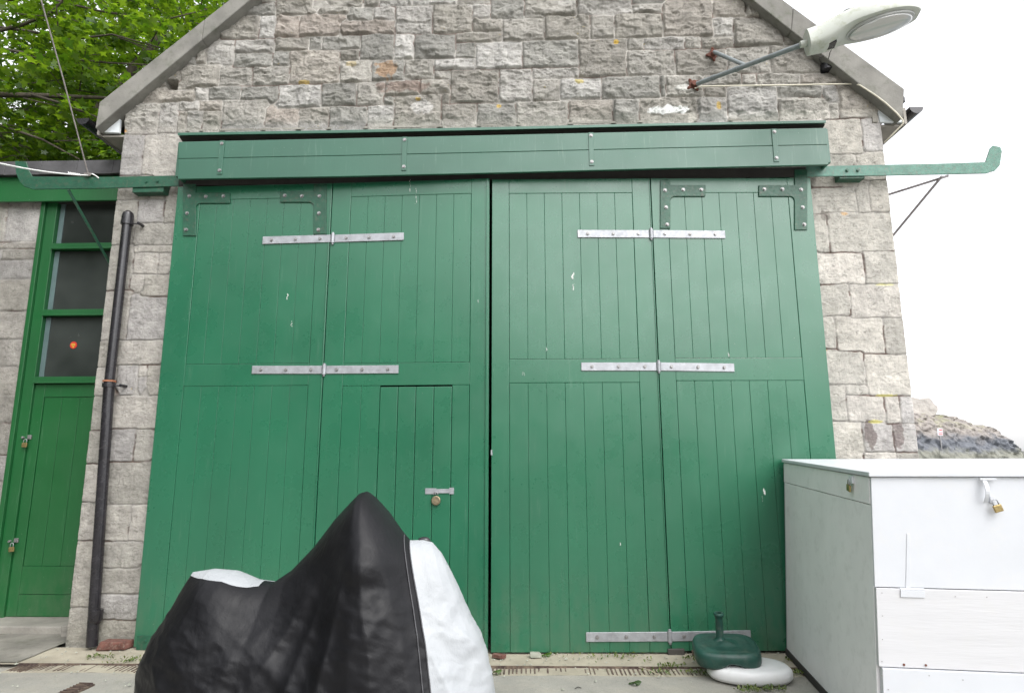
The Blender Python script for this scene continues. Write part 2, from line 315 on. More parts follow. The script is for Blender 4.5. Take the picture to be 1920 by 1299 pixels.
# gable slopes on the wall plane
gl0, gl1 = F(228, 205), F(484, 2); gr0, gr1 = F(1640, 178), F(1400, 2)
def line_z(p, q, x): return p.z+(q.z-p.z)*(x-p.x)/(q.x-p.x)
def masonry(name, parent, mat, R_, x0, x1, z0, z1, res, inside, holes=(), Y=0.0, edge_l=True, edge_r=True, rough_z=None, tint=None, seed=0, depth_dir=1):
    nx = int((x1-x0)/res)+1; nz = int((z1-z0)/res)+1
    X, Z = np.meshgrid(np.linspace(x0, x1, nx), np.linspace(z0, z1, nz)); X = X.ravel(); Z = Z.ravel()
    wx = X+(fbm(X*16, Z*16, 3, 3+seed)-.5)*.020; wz = Z+(fbm(X*14+50, Z*14, 3, 9+seed)-.5)*.016 + (fbm(X*2.2, Z*2.2, 2, 29)-.5)*.014
    rs = np.array(R_); d1 = np.full(X.shape, 9., np.float32); d2 = d1.copy(); bid = np.zeros(X.shape, int)
    for i, (a, b, c, d) in enumerate(R_):
        sel = (wx > a-.35) & (wx < b+.35) & (wz > c-.35) & (wz < d+.35); idx = np.nonzero(sel)[0]
        if len(idx) == 0: continue
        qx = np.abs(wx[idx]-(a+b)/2)-(b-a)/2; qz = np.abs(wz[idx]-(c+d)/2)-(d-c)/2
        dd = np.where((qx > 0) & (qz > 0), np.hypot(qx, qz), np.maximum(qx, qz))
        o1 = d1[idx]; o2 = d2[idx]; n1 = np.minimum(o1, dd); n2 = np.minimum(np.maximum(o1, dd), o2)
        ch = dd < o1; bid[idx[ch]] = i; d1[idx] = n1; d2[idx] = n2
    e = (d2-d1)/2
    nb = len(R_); rg = np.random.default_rng(5+seed)
    cx = (rs[:, 0]+rs[:, 1])/2; cz = (rs[:, 2]+rs[:, 3])/2; sx = np.maximum(rs[:, 1]-rs[:, 0], .05); sz = np.maximum(rs[:, 3]-rs[:, 2], .05)
    lx = (X-cx[bid])/sx[bid]; lz = (Z-cz[bid])/sz[bid]
    ox = rg.uniform(0, 90, nb)[bid]; oz = rg.uniform(0, 90, nb)[bid]
    rock = np.clip(rough_z(X, Z), 0, 1)                         # 1 = rock faced, 0 = tooled flat
    amp = rg.uniform(.35, 1.0, nb)[bid]
    planes = np.full(X.shape, 9.)
    wxx = lx+(fbm(X*9+ox, Z*9+oz, 4, 41)-.5)*.7; wzz = lz+(fbm(X*9+oz, Z*9+ox, 4, 47)-.5)*.7
    for k in range(5):
        a = rg.uniform(.45, 1.15, nb)[bid]; th = rg.uniform(0, 6.28, nb)[bid]; g = rg.uniform(.3, 1.9, nb)[bid]
        planes = np.minimum(planes, a+g*(np.cos(th)*wxx+np.sin(th)*wzz*.8))
    # under-cut lower lip seen on rock faced blocks
    lip = 1-.45*sstep(-.18, -.5, wzz)*rg.integers(0, 2, nb)[bid]
    planes = np.clip(planes*lip, .05, 1.3)
    bev = .007+.013*rock
    prof = sstep(0.002, bev, e)
    h = rock*(.007+.040*amp*planes)*prof + (1-rock)*.010*prof
    rid = fbm(X*7+ox, Z*12+oz, 6, 13, True); h += prof*rock*(rid-.55)*.030
    h += prof*rock*(fbm(X*34+ox, Z*52+oz, 4, 61, True)-.5)*.010
    h += prof*(1-rock)*((fbm(X*30+ox, Z*42+oz, 4, 23, True)-.5)*.009 + (fbm(X*6+ox, Z*6+oz, 3, 71)-.5)*.008 + (rg.uniform(-.003, .003, nb)[bid]))
    L1 = fbm(X*4.5+ox+.3*Z, Z*8+oz, 5, 83); L2 = fbm(X*8+oz, Z*14+ox, 5, 89)
    h += prof*rock*(sstep(.47, .50, L1)*.012+sstep(.53, .555, L2)*.008-.008)
    h += (fbm(X*60, Z*60, 3, 77)-.5)*.004
    yy = Y-h
    dl = X-x0; dr = x1-X
    # corner blocks vary a few millimetres and round back at the arris
    if edge_l:
        t = sstep(.03, 0, dl); yy += t*.035; X = X+t*(.008-(fbm(Z*4, Z*0, 3, 5)-.5)*.018+.012*sstep(.012, .0, e))
    if edge_r:
        t = sstep(.03, 0, dr); yy += t*.035; X = X-t*(.008-(fbm(Z*4+7, Z*0, 3, 5)-.5)*.018+.012*sstep(.012, .0, e))
    keep = inside(X, Z)
    for (a, b, c, d) in holes:
        hm = sstep(0, .012, np.minimum(np.minimum(X-a, b-X), np.minimum(Z-c, d-Z))+.006*(fbm(X*50, Z*50, 2, 3)-.2)); yy += hm*.16
    # colours of the stones themselves, then any tint (painted light included)
    base = np.array([(.255, .243, .222), (.225, .212, .190), (.290, .278, .262), (.205, .200, .185), (.255, .235, .210), (.235, .208, .185), (.315, .305, .292)])
    pr = np.array([.24, .2, .14, .16, .12, .06, .08]); pick = rg.choice(7, nb, p=pr); bc = base[pick]*rg.uniform(.86, 1.1, (nb, 1))
    flat = np.array([(.345, .325, .292), (.305, .290, .262), (.375, .352, .322), (.325, .31, .30)]); bf = flat[rg.integers(0, 4, nb)]*rg.uniform(.9, 1.08, (nb, 1))
    col = bc[bid]*np.array([1.34, 1.34, 1.32])*rock[:, None]+bf[bid]*np.array([1.08, 1.08, 1.07])*(1-rock)[:, None]
    mo = 1-sstep(.001, .0062, e)*rock-(1-rock)*sstep(.003, .010, e)
    mcol = np.array([.54, .51, .47])*(.72+.5*fbm(X*7, Z*7, 3, 31))[:, None]; dark = sstep(.5, .62, fbm(X*3+9, Z*12, 3, 37))[:, None]
    mcol = mcol*(1-dark)+np.array([.17, .115, .095])*dark
    mcol = mcol*(1-.36*(1-rock[:, None]))
    col = col*(1-mo[:, None])+mcol*mo[:, None]
    if tint is not None: col = tint(X, Z, col)
    col = np.clip(col, .01, .9)
    verts = np.stack([X, yy, Z], 1)
    ids = np.arange(nx*nz).reshape(nz, nx)
    q = np.stack([ids[:-1, :-1], ids[:-1, 1:], ids[1:, 1:], ids[1:, :-1]], -1).reshape(-1, 4)
    kq = keep[q].all(1); q = q[kq]
    used = np.unique(q); remap = -np.ones(nx*nz, int); remap[used] = np.arange(len(used)); q = remap[q]; verts = verts[used]; col = col[used]
    me = bpy.data.meshes.new(name); me.vertices.add(len(verts)); me.vertices.foreach_set('co', verts.astype(np.float32).ravel())
    me.loops.add(len(q)*4); me.loops.foreach_set('vertex_index', q.astype(np.int32).ravel()); me.polygons.add(len(q))
    me.polygons.foreach_set('loop_start', np.arange(0, len(q)*4, 4, dtype=np.int32)); me.update(calc_edges=True)
    at = me.attributes.new('Col', 'FLOAT_COLOR', 'POINT'); at.data.foreach_set('color', np.concatenate([col, np.ones((len(col), 1))], 1).astype(np.float32).ravel())
    me.polygons.foreach_set('use_smooth', np.ones(len(q), bool)); me.materials.append(mat)
    o = bpy.data.objects.new(name, me); COL.objects.link(o)
    if parent is not None: o.parent = parent; o.location = -wloc(parent)
    print(name, len(q), 'faces'); return o

# ------------------------------------------------------------------ the boathouse
BH_ = thing('boathouse', (0, 0, 0), 'gabled grey limestone boathouse with tall green folding doors', 'building')
EAVE = F(228, 232).z
def inside_main(X, Z):
    zl = line_z(gl0, gl1, X)+.10; zr = line_z(gr0, gr1, X)+.10
    ok = (Z < zl) & (Z < zr)
    ok &= ~((X > OPX0) & (X < OPX1) & (Z < OPZ)); return ok
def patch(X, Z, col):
    def blob(px, py, rx, rz, c, k, seed):
        p = F(px, py); d = ((X-p.x)/rx)**2+((Z-p.z)/rz)**2+(fbm(X*22, Z*22, 4, seed)-.5)*2.2
        t = (sstep(1.1, .75, d)*k)[:, None]; return t, np.array(c)
    for a in [(1252, 208, .19, .045, (.78, .78, .76), .95, 3), (1282, 168, .10, .04, (.66, .65, .61), .8, 4), (792, 205, .10, .07, (.62, .60, .58), .6, 5), (726, 132, .11, .09, (.34, .20, .10), .7, 6),
              (755, 165, .26, .06, (.19, .12, .095), .6, 7), (1155, 81, .022, .022, (.60, .38, .04), .9, 8), (784, 189, .03, .018, (.55, .36, .06), .8, 9), (1085, 155, .05, .035, (.52, .42, .10), .7, 10),
              (1346, 203, .025, .045, (.50, .33, .06), .8, 12), (935, 201, .02, .018, (.58, .38, .06), .8, 13), (570, 157, .06, .02, (.52, .36, .07), .7, 14), (660, 124, .05, .03, (.4, .3, .1), .5, 15),
              (1631, 815, .05, .12, (.10, .075, .07), .75, 16), (1682, 815, .05, .12, (.11, .08, .075), .7, 17), (1547, 405, .05, .05, (.14, .125, .11), .7, 18), (1583, 402, .04, .02, (.45, .25, .08), .6, 19),
              (1640, 790, .06, .015, (.55, .50, .12), .7, 20), (1660, 741, .09, .012, (.5, .46, .14), .7, 21), (1658, 534, .10, .012, (.52, .5, .2), .6, 22), (900, 10, .12, .05, (.55, .53, .5), .4, 23),
              (230, 247, .05, .02, (.60, .28, .04), .9, 24), (1060, 10, .09, .03, (.6, .58, .55), .5, 25), (1180, 20, .12, .02, (.6, .58, .55), .4, 26)]:
        t, c = blob(*a); col = col*(1-t)+c*t
    col = col*np.where((X > 1.5)&(Z < EAVE), 1.22, 1.0)[:, None]*np.where((X < -1.5)&(Z < EAVE), np.array([[.93],[.92],[.86]])*0+.90, 1.0).reshape(-1, 1) if False else col*(np.where((X > 1.5)&(Z < EAVE), 1.40, 1.0)*np.where((X < -1.5)&(Z < EAVE), 1.0, 1.0))[:, None]  # right pier lightened: brighter light and lens flare put into the stone colour
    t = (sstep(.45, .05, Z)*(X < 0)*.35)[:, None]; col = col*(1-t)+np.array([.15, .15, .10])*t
    return col
def rockz(X, Z):
    r = sstep(EAVE-.10, EAVE+.02, Z); mid = sstep(XL+.42, XL+.6, X)*sstep(XR-.38, XR-.55, X)
    return np.clip(r*.94+.06, 0, 1)*1.0
h1 = F(322, 161); h2 = F(1548, 128)
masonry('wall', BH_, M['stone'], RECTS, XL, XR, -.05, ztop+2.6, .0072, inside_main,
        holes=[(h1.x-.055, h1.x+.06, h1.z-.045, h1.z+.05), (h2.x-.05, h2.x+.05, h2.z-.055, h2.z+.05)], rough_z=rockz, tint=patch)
b = MB()                                              # body behind the facade
for x0, x1 in ((XL+.012, XL+.42), (XR-.42, XR-.012)): b.box(x0, x1, .045, 7.6, -.05, EAVE+.30)
b.prism([(XL+.42, 7.2, -.05), (XR-.42, 7.2, -.05), (XR-.42, 7.2, EAVE+.2), (-.28, 7.2, 7.9), (XL+.42, 7.2, EAVE+.2)], (0, .4, 0))
b.box(XL+.42, OPX0-.004, .2, .5, -.05, OPZ+.25); b.box(OPX1+.004, XR-.42, .2, .5, -.05, OPZ+.25); b.box(XL+.42, XR-.42, .21, .49, OPZ+.02, EAVE+.6)
for s in (0, 1):                                       # jamb returns
    x = OPX0 if s == 0 else OPX1; b.box(x-.12 if s == 0 else x+.004, x-.004 if s == 0 else x+.12, .03, .2, -.05, OPZ)
b.box(OPX0-.1, OPX1+.1, .03, .2, OPZ+.005, OPZ+.25)
b.build('side_wall', M['side_stone'], BH_)
# verges
vo = (F(186, 192, -.12), F(430, 0, -.12)); vb = (F(178, 241, -.12), F(469, 0, -.12)); wo = (F(1696, 167, -.12), F(1468, 0, -.12)); wb = (F(1693, 222, -.12), F(1411, 0, -.12))
def meet(p, q, r, s):
    a1 = (q.z-p.z)/(q.x-p.x); a2 = (s.z-r.z)/(s.x-r.x); x = (r.z-p.z+a1*p.x-a2*r.x)/(a1-a2); return Vector((x, p.y, p.z+a1*(x-p.x)))
at = meet(*vo, *wo); ab = meet(*vb, *wb); print('apex', at, ab)
def on(p, q, t): return p+(q-p)*t
for side, (o_, bb) in (('l', (vo, vb)), ('r', (wo, wb))):
    v = MB(); n = 9; pts = []
    low0, low1 = o_[0], bb[0]
    # stepped joints between coping lengths
    L = 4
    for i in range(L):
        a0 = on(low0, at, i/L); a1_ = on(low0, at, (i+1)/L); b0 = on(low1, ab, i/L); b1 = on(low1, ab, (i+1)/L)
        e = (a1_-a0).normalized()*.0008
        v.prism([a0+e, a1_-e, b1-e, b0+e], (0, .20, 0))
    v.build('verge_coping', M['conc_verge'], BH_, bevel=.008)
# roof planes
for s, o_ in ((0, vo), (1, wo)):
    lo = Vector((o_[0].x, -.04, o_[0].z+.01)); hi = Vector((at.x, -.04, at.z+.01)); dn = Vector((0, 0, .04))
    if s == 0: lo += (lo-hi).normalized()*.06
    else: lo += (lo-hi).normalized()*.06
    m = MB(); m.prism([lo, hi, hi-Vector((0, 0, .05)), lo-Vector((0, 0, .05))], (0, 7.9, 0)); m.build('roof_slope', M['slate'], BH_)
# boxed eaves
tl = [F(186, 248, -.02), F(226, 206, -.02), F(223, 249, -.02)]; tr = [F(1641, 181, -.02), F(1697, 229, -.02), F(1650, 229, -.02)]
for t in (tl, tr):
    m = MB(); m.prism(t, (0, .03, 0)); e = m.build('eave_end', M['white_fl'], BH_, bevel=.003)
    zlow = min(p.z for p in t)-.004; xs = sorted(p.x for p in t)
    m = MB(); xi, xo = (XL+.03, xs[0]) if t is tl else (XR-.03, xs[-1])
    m.box(min(xi, xo), max(xi, xo), .015, 7.5, zlow-.02, zlow); m.box(xo-.012, xo+.012, -.03, 7.5, zlow-.02, zlow+.14); m.build('eave_soffit', M['soffit'], BH_)
m = MB(); q = [F(1632, 178, -.025), F(1641, 181, -.025), F(1647, 229, -.025), F(1637, 229, -.025)]; m.prism(q, (0, .03, 0)); m.build('eave_batten', M['side_stone'], BH_, bevel=.003)
for px, py, dx in ((1716, 207, .06), (158, 228, -.06)):
    p = F(px, py, -.04); rr = .062; m = MB(); prof = []
    for k in range(9): a = math.pi+math.pi*k/8; prof.append(Vector((p.x+rr*math.cos(a), 0, p.z+.02+rr*math.sin(a))))
    for k in range(8, -1, -1): a = math.pi+math.pi*k/8; prof.append(Vector((p.x+(rr-.006)*math.cos(a), 0, p.z+.02+(rr-.006)*math.sin(a))))
    m.loft([[v+Vector((0, y, 0)) for v in prof] for y in (-.06, 7.4)])
    cap = [v for v in prof[:9]]; m.prism([v+Vector((0, -.062, 0)) for v in cap], (0, .006, 0)); m.build('gutter', M['iron_black'], BH_)

# ------------------------------------------------------------------ folding doors
Pl = [F(300, 690, -.105), F(606.5, 690, -.135), F(917.0, 690, -.185)]; Pr = [F(921.0, 690, -.165), F(1235, 690, -.14), F(1553, 690, -.105)]
ZB = F(1200, 1223, -.15).z; ZT = F(918, 336, -.17).z
print('door z', ZB, ZT, 'hood', F(940, 322, -.26).z)
class Leaf:
    def __init__(s, a, b):
        s.a = Vector((a.x, a.y, 0)); s.b = Vector((b.x, b.y, 0)); s.u = (s.b-s.a).normalized(); s.n = Vector((s.u.y, -s.u.x, 0)); s.L = (s.b-s.a).length
        s.M = Matrix(((s.u.x, s.n.x, 0, s.a.x), (s.u.y, s.n.y, 0, s.a.y), (0, 0, 1, 0), (0, 0, 0, 1)))
    def uz(s, px, py, off=0.0):
        d = ray(px, py); o = s.a+s.n*off; t = (o-CAMLOC).dot(s.n)/d.dot(s.n); p = CAMLOC+d*t; return (p-s.a).dot(s.u), p.z
    def P(s, px, py, off=0.0):
        u, z = s.uz(px, py, off); return s.a+s.u*u+s.n*off+Vector((0, 0, z))
    def box(s, m, u0, u1, w0, w1, z0, z1): m.box(u0, u1, w0, w1, z0, z1, s.M)
LEAF = [Leaf(Pl[0], Pl[1]), Leaf(Pl[1], Pl[2]), Leaf(Pr[0], Pr[1]), Leaf(Pr[1], Pr[2])]
#           panel px left/right at y 680, panel top y, rail y0, rail y1
SPEC = [((348, 580), 373, 682, 723), ((644, 881), 366, 680, 722), ((955, 1198), 362, 673, 717), ((1266, 1505), 361, 671, 713)]
names = ['outer', 'inner']
leaves = []
for i, (lf, (pp, ty, r0, r1)) in enumerate(zip(LEAF, SPEC)):
    mxp = (pp[0]+pp[1])/2
    u0 = lf.uz(pp[0], 680)[0]; u1 = lf.uz(pp[1], 680)[0]; zt = lf.uz(mxp, ty)[1]; z1 = lf.uz(mxp, r0)[1]; z2 = lf.uz(mxp, r1)[1]
    g = .0035; T = .045; m = MB(); zb = ZB+(.01 if i in (0, 3) else 0)
    lf.box(m, g, u0, -T, 0, zb, ZT); lf.box(m, u1, lf.L-g, -T, 0, zb, ZT)
    lf.box(m, u0+.0005, u1-.0005, -T, -.0008, zt, ZT-.001); lf.box(m, u0+.0005, u1-.0005, -T, -.0008, z2, z1)
    root = m.build('door_leaf', M['green'], BH_, bevel=.003); leaves.append(root)
    for (za, zc, tag_) in ((z1+.002, zt-.002, 'u'), (zb, z2-.002, 'l')):
        if i == 1 and tag_ == 'l':
            wu0 = lf.uz(707, 900)[0]; wu1 = lf.uz(845, 900)[0]
            segs = [(u0+.002, wu0-.002, 2), (wu1+.002, u1-.002, 1)]
        else: segs = [(u0+.002, u1-.002, 7)]
        m = MB()
        for (ua, ub, nb) in segs:
            wd = (ub-ua)/nb
            for k in range(nb):
                lf.box(m, ua+k*wd+.0009, ua+(k+1)*wd-.0009, -.030, -.0015-random.uniform(0, .0008), za, zc)
            lf.box(m, ua, ub, -.040, -.0305, za, zc)
        m.build('board_panel', M['green'], root, bevel=.0016, seg=1)
    if i == 1:
        m = MB(); wd = (wu1-wu0)/4; wtop = lf.uz(776, 724)[1]-.004
        for k in range(4): lf.box(m, wu0+k*wd+.0018, wu0+(k+1)*wd-.0018, -.030, .0015, zb+.15, wtop)
        lf.box(m, wu0+.001, wu1-.001, -.040, -.0305, zb+.15, wtop)
        m.build('wicket_door', M['green'], root, bevel=.004)
        m = MB(); lf.box(m, wu0-.003, wu1+.003, -.040, -.002, zb, zb+.146); m.build('bottom_board', M['green'], root, bevel=.003)
m = MB(); LEAF[1].box(m, LEAF[1].L-.030, LEAF[1].L-.010, .0, .012, ZB, ZT-.002); m.build('meeting_bead', M['green'], leaves[1], bevel=.003)
# fine beads either side of the folds
for i, u in ((0, LEAF[0].L-.014), (2, LEAF[2].L-.014)):
    m = MB(); LEAF[i].box(m, u, u+.008, 0, .006, ZB+.02, ZT-.01); m.build('fold_bead', M['green'], leaves[i], bevel=.002)
# strap hinges
def strap(li, xs, ys, hts, bolt_x, kx):
    """one hinge: a strap on each side of the knuckle, following both leaves"""
    la, lb = LEAF[li], LEAF[li+1]; m = MB(); t = .009
    def seg(lf, xa, ya, xb, yb, h):
        pa = lf.P(xa, ya, t); pb = lf.P(xb, yb, t); hh = Vector((0, 0, h/2)); nn = -lf.n*t
        m.prism([pa-hh, pb-hh, pb+hh, pa+hh], nn)
    h = hts
    seg(la, xs[0], ys[0], kx-4, ys[1], h); seg(lb, kx+4, ys[1], xs[1], ys[2], h)
    kp = la.P(kx, ys[1], .010)
    m.tube([kp-Vector((0, 0, h*.62)), kp+Vector((0, 0, h*.62))], .017, 12); m.tube([kp-Vector((0, 0, h*.82)), kp-Vector((0, 0, h*.62))], .010, 8); m.tube([kp+Vector((0, 0, h*.62)), kp+Vector((0, 0, h*.78))], .012, 8)
    o = m.build('strap_hinge', M['galv'], leaves[li], bevel=.002, seg=1)
    for bx in bolt_x:
        lf = la if bx < kx else lb; f = (bx-xs[0])/(kx-xs[0]) if bx < kx else (bx-kx)/(xs[1]-kx)
        y = ys[0]+(ys[1]-ys[0])*f if bx < kx else ys[1]+(ys[2]-ys[1])*f
        bolts(leaves[li], [lf.P(bx, y, t)], lf.n, .0115, .011)
HH = .070
strap(0, (492, 757), (450.5, 447, 443), HH, (509, 554, 600, 649, 692, 738), 624)
strap(0, (472, 747), (693, 693, 692), HH, (489, 536, 583, 631, 679, 727), 607.5)
strap(2, (1083, 1360), (438, 438.5, 439.5), HH, (1102, 1150, 1197, 1247, 1294, 1341), 1221)
strap(2, (1090, 1377), (687, 687, 689), HH, (1110, 1160, 1209, 1259, 1309, 1358), 1235)
strap(2, (1099, 1408), (1194, 1193, 1190), HH, (1120, 1174, 1227, 1283, 1340, 1390), 1256)
strap(0, (437, 745), (1190, 1192, 1193), HH, (455, 510, 562, 622, 680, 730), 592)
# hanger brackets: an iron knee bolted to each leaf
def hanger(li, vx0, vx1, vy0, vy1, ax, ay0, ay1, bolt_p):
    lf = LEAF[li]; t = .012; P = lambda x, y: lf.P(x, y, t)
    right = ax > vx1; xi = vx1 if right else vx0; s = 1 if right else -1; r = 9
    pts = [P(vx0 if right else vx1, vy0), P(vx0 if right else vx1, vy1), P(xi, vy1), P(xi, ay1+r)]
    for k in range(1, 5): a = k/5*math.pi/2; pts.append(P(xi+s*r*(1-math.cos(a)), ay1+r*(1-math.sin(a))))
    pts += [P(xi+s*r, ay1), P(ax, ay1), P(ax, ay0), P(xi, ay0), P(xi, vy0)]
    m = MB(); m.prism(pts, -lf.n*t); o = m.build('hanger_bracket', M['green_dark'], leaves[li], bevel=.0025, seg=1)
    bolts(leaves[li], [P(x, y) for x, y in bolt_p], lf.n, .0125, .014)
hanger(0, 343, 367, 345, 442, 431, 361, 381, [(355, 368), (386, 369), (419, 368), (351, 400), (349, 431)])
hanger(0, 588, 612, 345, 439, 525, 359, 379, [(599, 368), (566, 368), (534, 367), (598, 400), (597, 431)])
hanger(3, 1238, 1257, 338, 428, 1323, 347, 368, [(1247, 357), (1281, 356), (1315, 356), (1249, 389), (1251, 421)])
hanger(3, 1490, 1514, 318, 431, 1423, 347, 368, [(1502, 356), (1467, 355), (1433, 355), (1505, 389), (1508, 421)])
# hasp on the wicket
lf = LEAF[1]; m = MB(); m.prism([lf.P(797, 915, .006), lf.P(818, 915, .006), lf.P(818, 926, .006), lf.P(797, 926, .006)], -lf.n*.005)
m.prism([lf.P(816, 916.5, .010), lf.P(843, 916, .010), lf.P(843, 924, .010), lf.P(816, 924.5, .010)], -lf.n*.004); m.prism([lf.P(842, 914, .007), lf.P(851, 914, .007), lf.P(851, 926, .007), lf.P(842, 926, .007)], -lf.n*.006)
m.tube([lf.P(816, 921, .004), lf.P(816, 921, .024), lf.P(816, 926, .024), lf.P(816, 926, .004)], .003, 6); m.build('hasp', M['galv'], leaves[1], bevel=.001, seg=1)
# guide iron at the bottom left, latch at the gap
lf = LEAF[0]; m = MB(); m.prism([lf.P(257, 1191, .01), lf.P(286, 1191, .01), lf.P(284, 1218, .01), lf.P(255, 1218, .01)], -lf.n*.009); m.bolt(lf.P(272, 1201, .01), lf.n); m.build('guide_plate', M['green_dark'], leaves[0], bevel=.002)
lf = LEAF[2]; m = MB(); m.tube([lf.P(921.5, 843, .004), lf.P(921.5, 853, .004)], .008, 8); m.build('gap_latch', M['galv'], leaves[2])
lf = LEAF[3]; m = MB(); m.box(-.03, .10, -.02, .02, ZB-.035, ZB+.03, lf.M); m.build('floor_bolt_bracket', M['wire'], leaves[3], bevel=.004)
# scraped marks and droppings on the doors
M['drop'] = pm('dried white splash', (.62, .64, .60), .9, .25, 90)
def smear(li, px, py, w_, h_, seed, n=7):
    lf = LEAF[li]; r_ = random.Random(seed); m = MB()
    pts0 = None
    for k in range(n):
        cx = px+r_.gauss(0, w_*.22); cy = py+((k+.5)/n-.5)*h_*.8; a = r_.uniform(.4, 1.3)*w_*.15; b_ = r_.uniform(1.5, 5)*a
        pts = [lf.P(cx+a*math.cos(t)*(1+r_.uniform(-.3, .3)), cy+b_*math.sin(t), .0012+k*.0002) for t in [2*math.pi*q/8 for q in range(8)]]
        m.prism(pts, -lf.n*.001)
    m.build('paint_splash', M['drop'], leaves[li])
smear(2, 1074, 517, 6, 12, 1, 9); smear(2, 1075, 537, 4, 16, 2, 6); smear(0, 539, 556, 4, 14, 3, 5); smear(0, 547, 607, 3.5, 14, 4, 5); smear(1, 897, 565, 2.5, 6, 5, 3)
smear(1, 769, 348, 3, 30, 6, 9); smear(1, 780, 368, 4, 40, 7, 8); smear(2, 980, 701, 5, 8, 8, 4); smear(2, 1025, 655, 4, 10, 9, 3); smear(3, 1366, 665, 3, 12, 10, 4)
smear(3, 1434, 922, 7, 10, 11, 7); smear(3, 1430, 935, 3, 14, 12, 4); smear(2, 1163, 1019, 3, 4, 13, 3)

# ------------------------------------------------------------------ hood over the track, canopy board, rail
def PH(x, y): return F(x, y, -.27)
hood_t = [(335, 266), (640, 259.5), (940, 253), (1250, 246), (1550, 240)]; hood_b = [(333, 336), (640, 331), (940, 324), (1250, 316), (1554, 309)]
def ribbon(m, top, bot, Y, dy, gap=0):
    for k in range(len(top)-1):
        m.prism([F(*bot[k], Y), F(*bot[k+1], Y), F(*top[k+1], Y), F(*top[k], Y)], (0, dy, 0))
hm = [(a[0]*.5+b_[0]*.5, a[1]*.56+b_[1]*.44) for a, b_ in zip(hood_t, hood_b)]
m = MB()
def lerp2(A, B, t): return [(a[0]*(1-t)+b_[0]*t, a[1]*(1-t)+b_[1]*t) for a, b_ in zip(A, B)]
def board(name, top, bot, Y, dy, mat, parent, bevel=.004):
    m = MB(); r1 = []; 
    fr = [F(*p, Y) for p in bot]+[F(*p, Y) for p in top[::-1]]
    m.prism(fr, (0, dy, 0)); return m.build(name, mat, parent, bevel=bevel)
hb1 = board('hood_board', hood_t, lerp2(hood_t, hood_b, .452), -.270, .024, M['green_hood'], BH_)
hb2 = board('hood_board', lerp2(hood_t, hood_b, .460), hood_b, -.272, .026, M['green_hood'], BH_)
for x, y0, y1 in ((337, 266, 335), (1549, 240, 309)):
    m = MB(); p0, p1 = F(x, y0, -.246), F(x, y1, -.246); m.box(p0.x-.012, p0.x+.012, -.246, -.04, p1.z+.02, p0.z-.01)
    m.build('hood_cheek', M['green_hood'], BH_, bevel=.002)
for x, y0, y1 in ((417, 264, 327), (759, 257, 320), (1108, 249, 311), (1451, 242, 304)):
    m = MB(); a, b_ = F(x, y0, -.274), F(x, y1, -.274); m.box(a.x-.022, a.x+.022, -.279, -.2725, b_.z, a.z); o = m.build('hood_strap', M['green_hood'], BH_, bevel=.0015, seg=1)
    bolts(o, [(a.x, -.279, a.z-.030), (a.x, -.279, b_.z+.035)], (0, -1, 0), .012)
    m = MB(); m.box(a.x-.02, a.x+.02, -.245, -.02, a.z+.00, a.z+.010); m.build('hood_bearer', M['dark'], BH_)
# canopy board leaning out above the hood
ct = [(333, 249), (640, 244), (940, 238), (1250, 231), (1549, 225.5)]; cb = [(333, 254), (640, 249.5), (940, 243.5), (1250, 236), (1549, 231)]
m = MB(); fr = []
for t, b_ in zip(ct, cb):
    A = F(*t, -.22); B = F(*b_, -.22); back = Vector((0, .235, .045)); fr.append([A, B, B+back, A+back])
m.loft(fr); m.build('canopy_board', M['green_hood'], BH_, bevel=.003)
m = MB(); m.loft([[f[1]+Vector((0, .02, .000)), f[1]+Vector((0, .20, .03)), f[1]+Vector((0, .20, -.05)), f[1]+Vector((0, .06, -.012))] for f in fr]); m.build('canopy_gap_shade', M['dark'], BH_)  # dark slab added under the canopy to paint the shade in the gap
cfl = []
for t in ct:
    A = F(t[0], t[1]-6, -.012); cfl.append([A, A+Vector((0, .02, .012)), A+Vector((0, .05, .0)), A+Vector((0, -.0, -.02))])
m = MB(); m.loft(cfl); m.build('mortar_fillet', M['side_stone'], BH_)
# rail
YR = -.115
rail = [F(*p, YR) for p in [(28, 302), (49, 303), (53, 318), (60, 331), (190, 332), (336, 329)]]+[F(*p, YR) for p in [(336, 349), (190, 353), (62, 355), (46, 350), (36, 340), (30, 325)]]
m = MB(); m.prism(rail, (0, .014, 0)); 
rl = m.build('track_rail', M['green_dark'], BH_, bevel=.002, seg=1); bolts(rl, [F(274, 341, YR), F(295, 340, YR)], (0, -1, 0), .012, .010, 'green_dark')
M['green_track'] = pm('lighter green iron', (.07, .18, .135), .5, .25, 18, .5, 60, .004, dirt=(.20, .13, .11), dirt_amt=.6)  # right rail end: a lighter green than the left
rail2 = [F(*p, YR) for p in [(1512, 312), (1660, 309), (1760, 307), (1848, 304), (1857, 278), (1862, 273), (1876, 276), (1879, 284), (1875, 310), (1866, 320), (1850, 325), (1660, 329), (1512, 331)]]
m = MB(); m.prism(rail2, (0, .014, 0)); r2_ = m.build('track_rail', M['green_track'], BH_, bevel=.002, seg=1); bolts(r2_, [F(1588, 320, YR), F(1608, 320, YR)], (0, -1, 0), .012, .014, 'green_dark')
m = MB(); a, b_ = F(336, 329, YR), F(1512, 331, YR); m.box(a.x, b_.x, YR, YR+.014, a.z-.10, a.z-.01); m.build('track_rail', M['dark'], BH_)  # rail behind the hood coloured dark to paint the shadow above the doors
for x0, x1, y0, y1 in ((258, 314, 352, 366), (1566, 1614, 330, 341)):
    a, b_ = F(x0, y0, -.03), F(x1, y1, -.03); m = MB(); m.box(a.x, b_.x, YR+.014, .0, b_.z, a.z+.02); m.build('rail_bracket', M['green_dark'], BH_, bevel=.003)
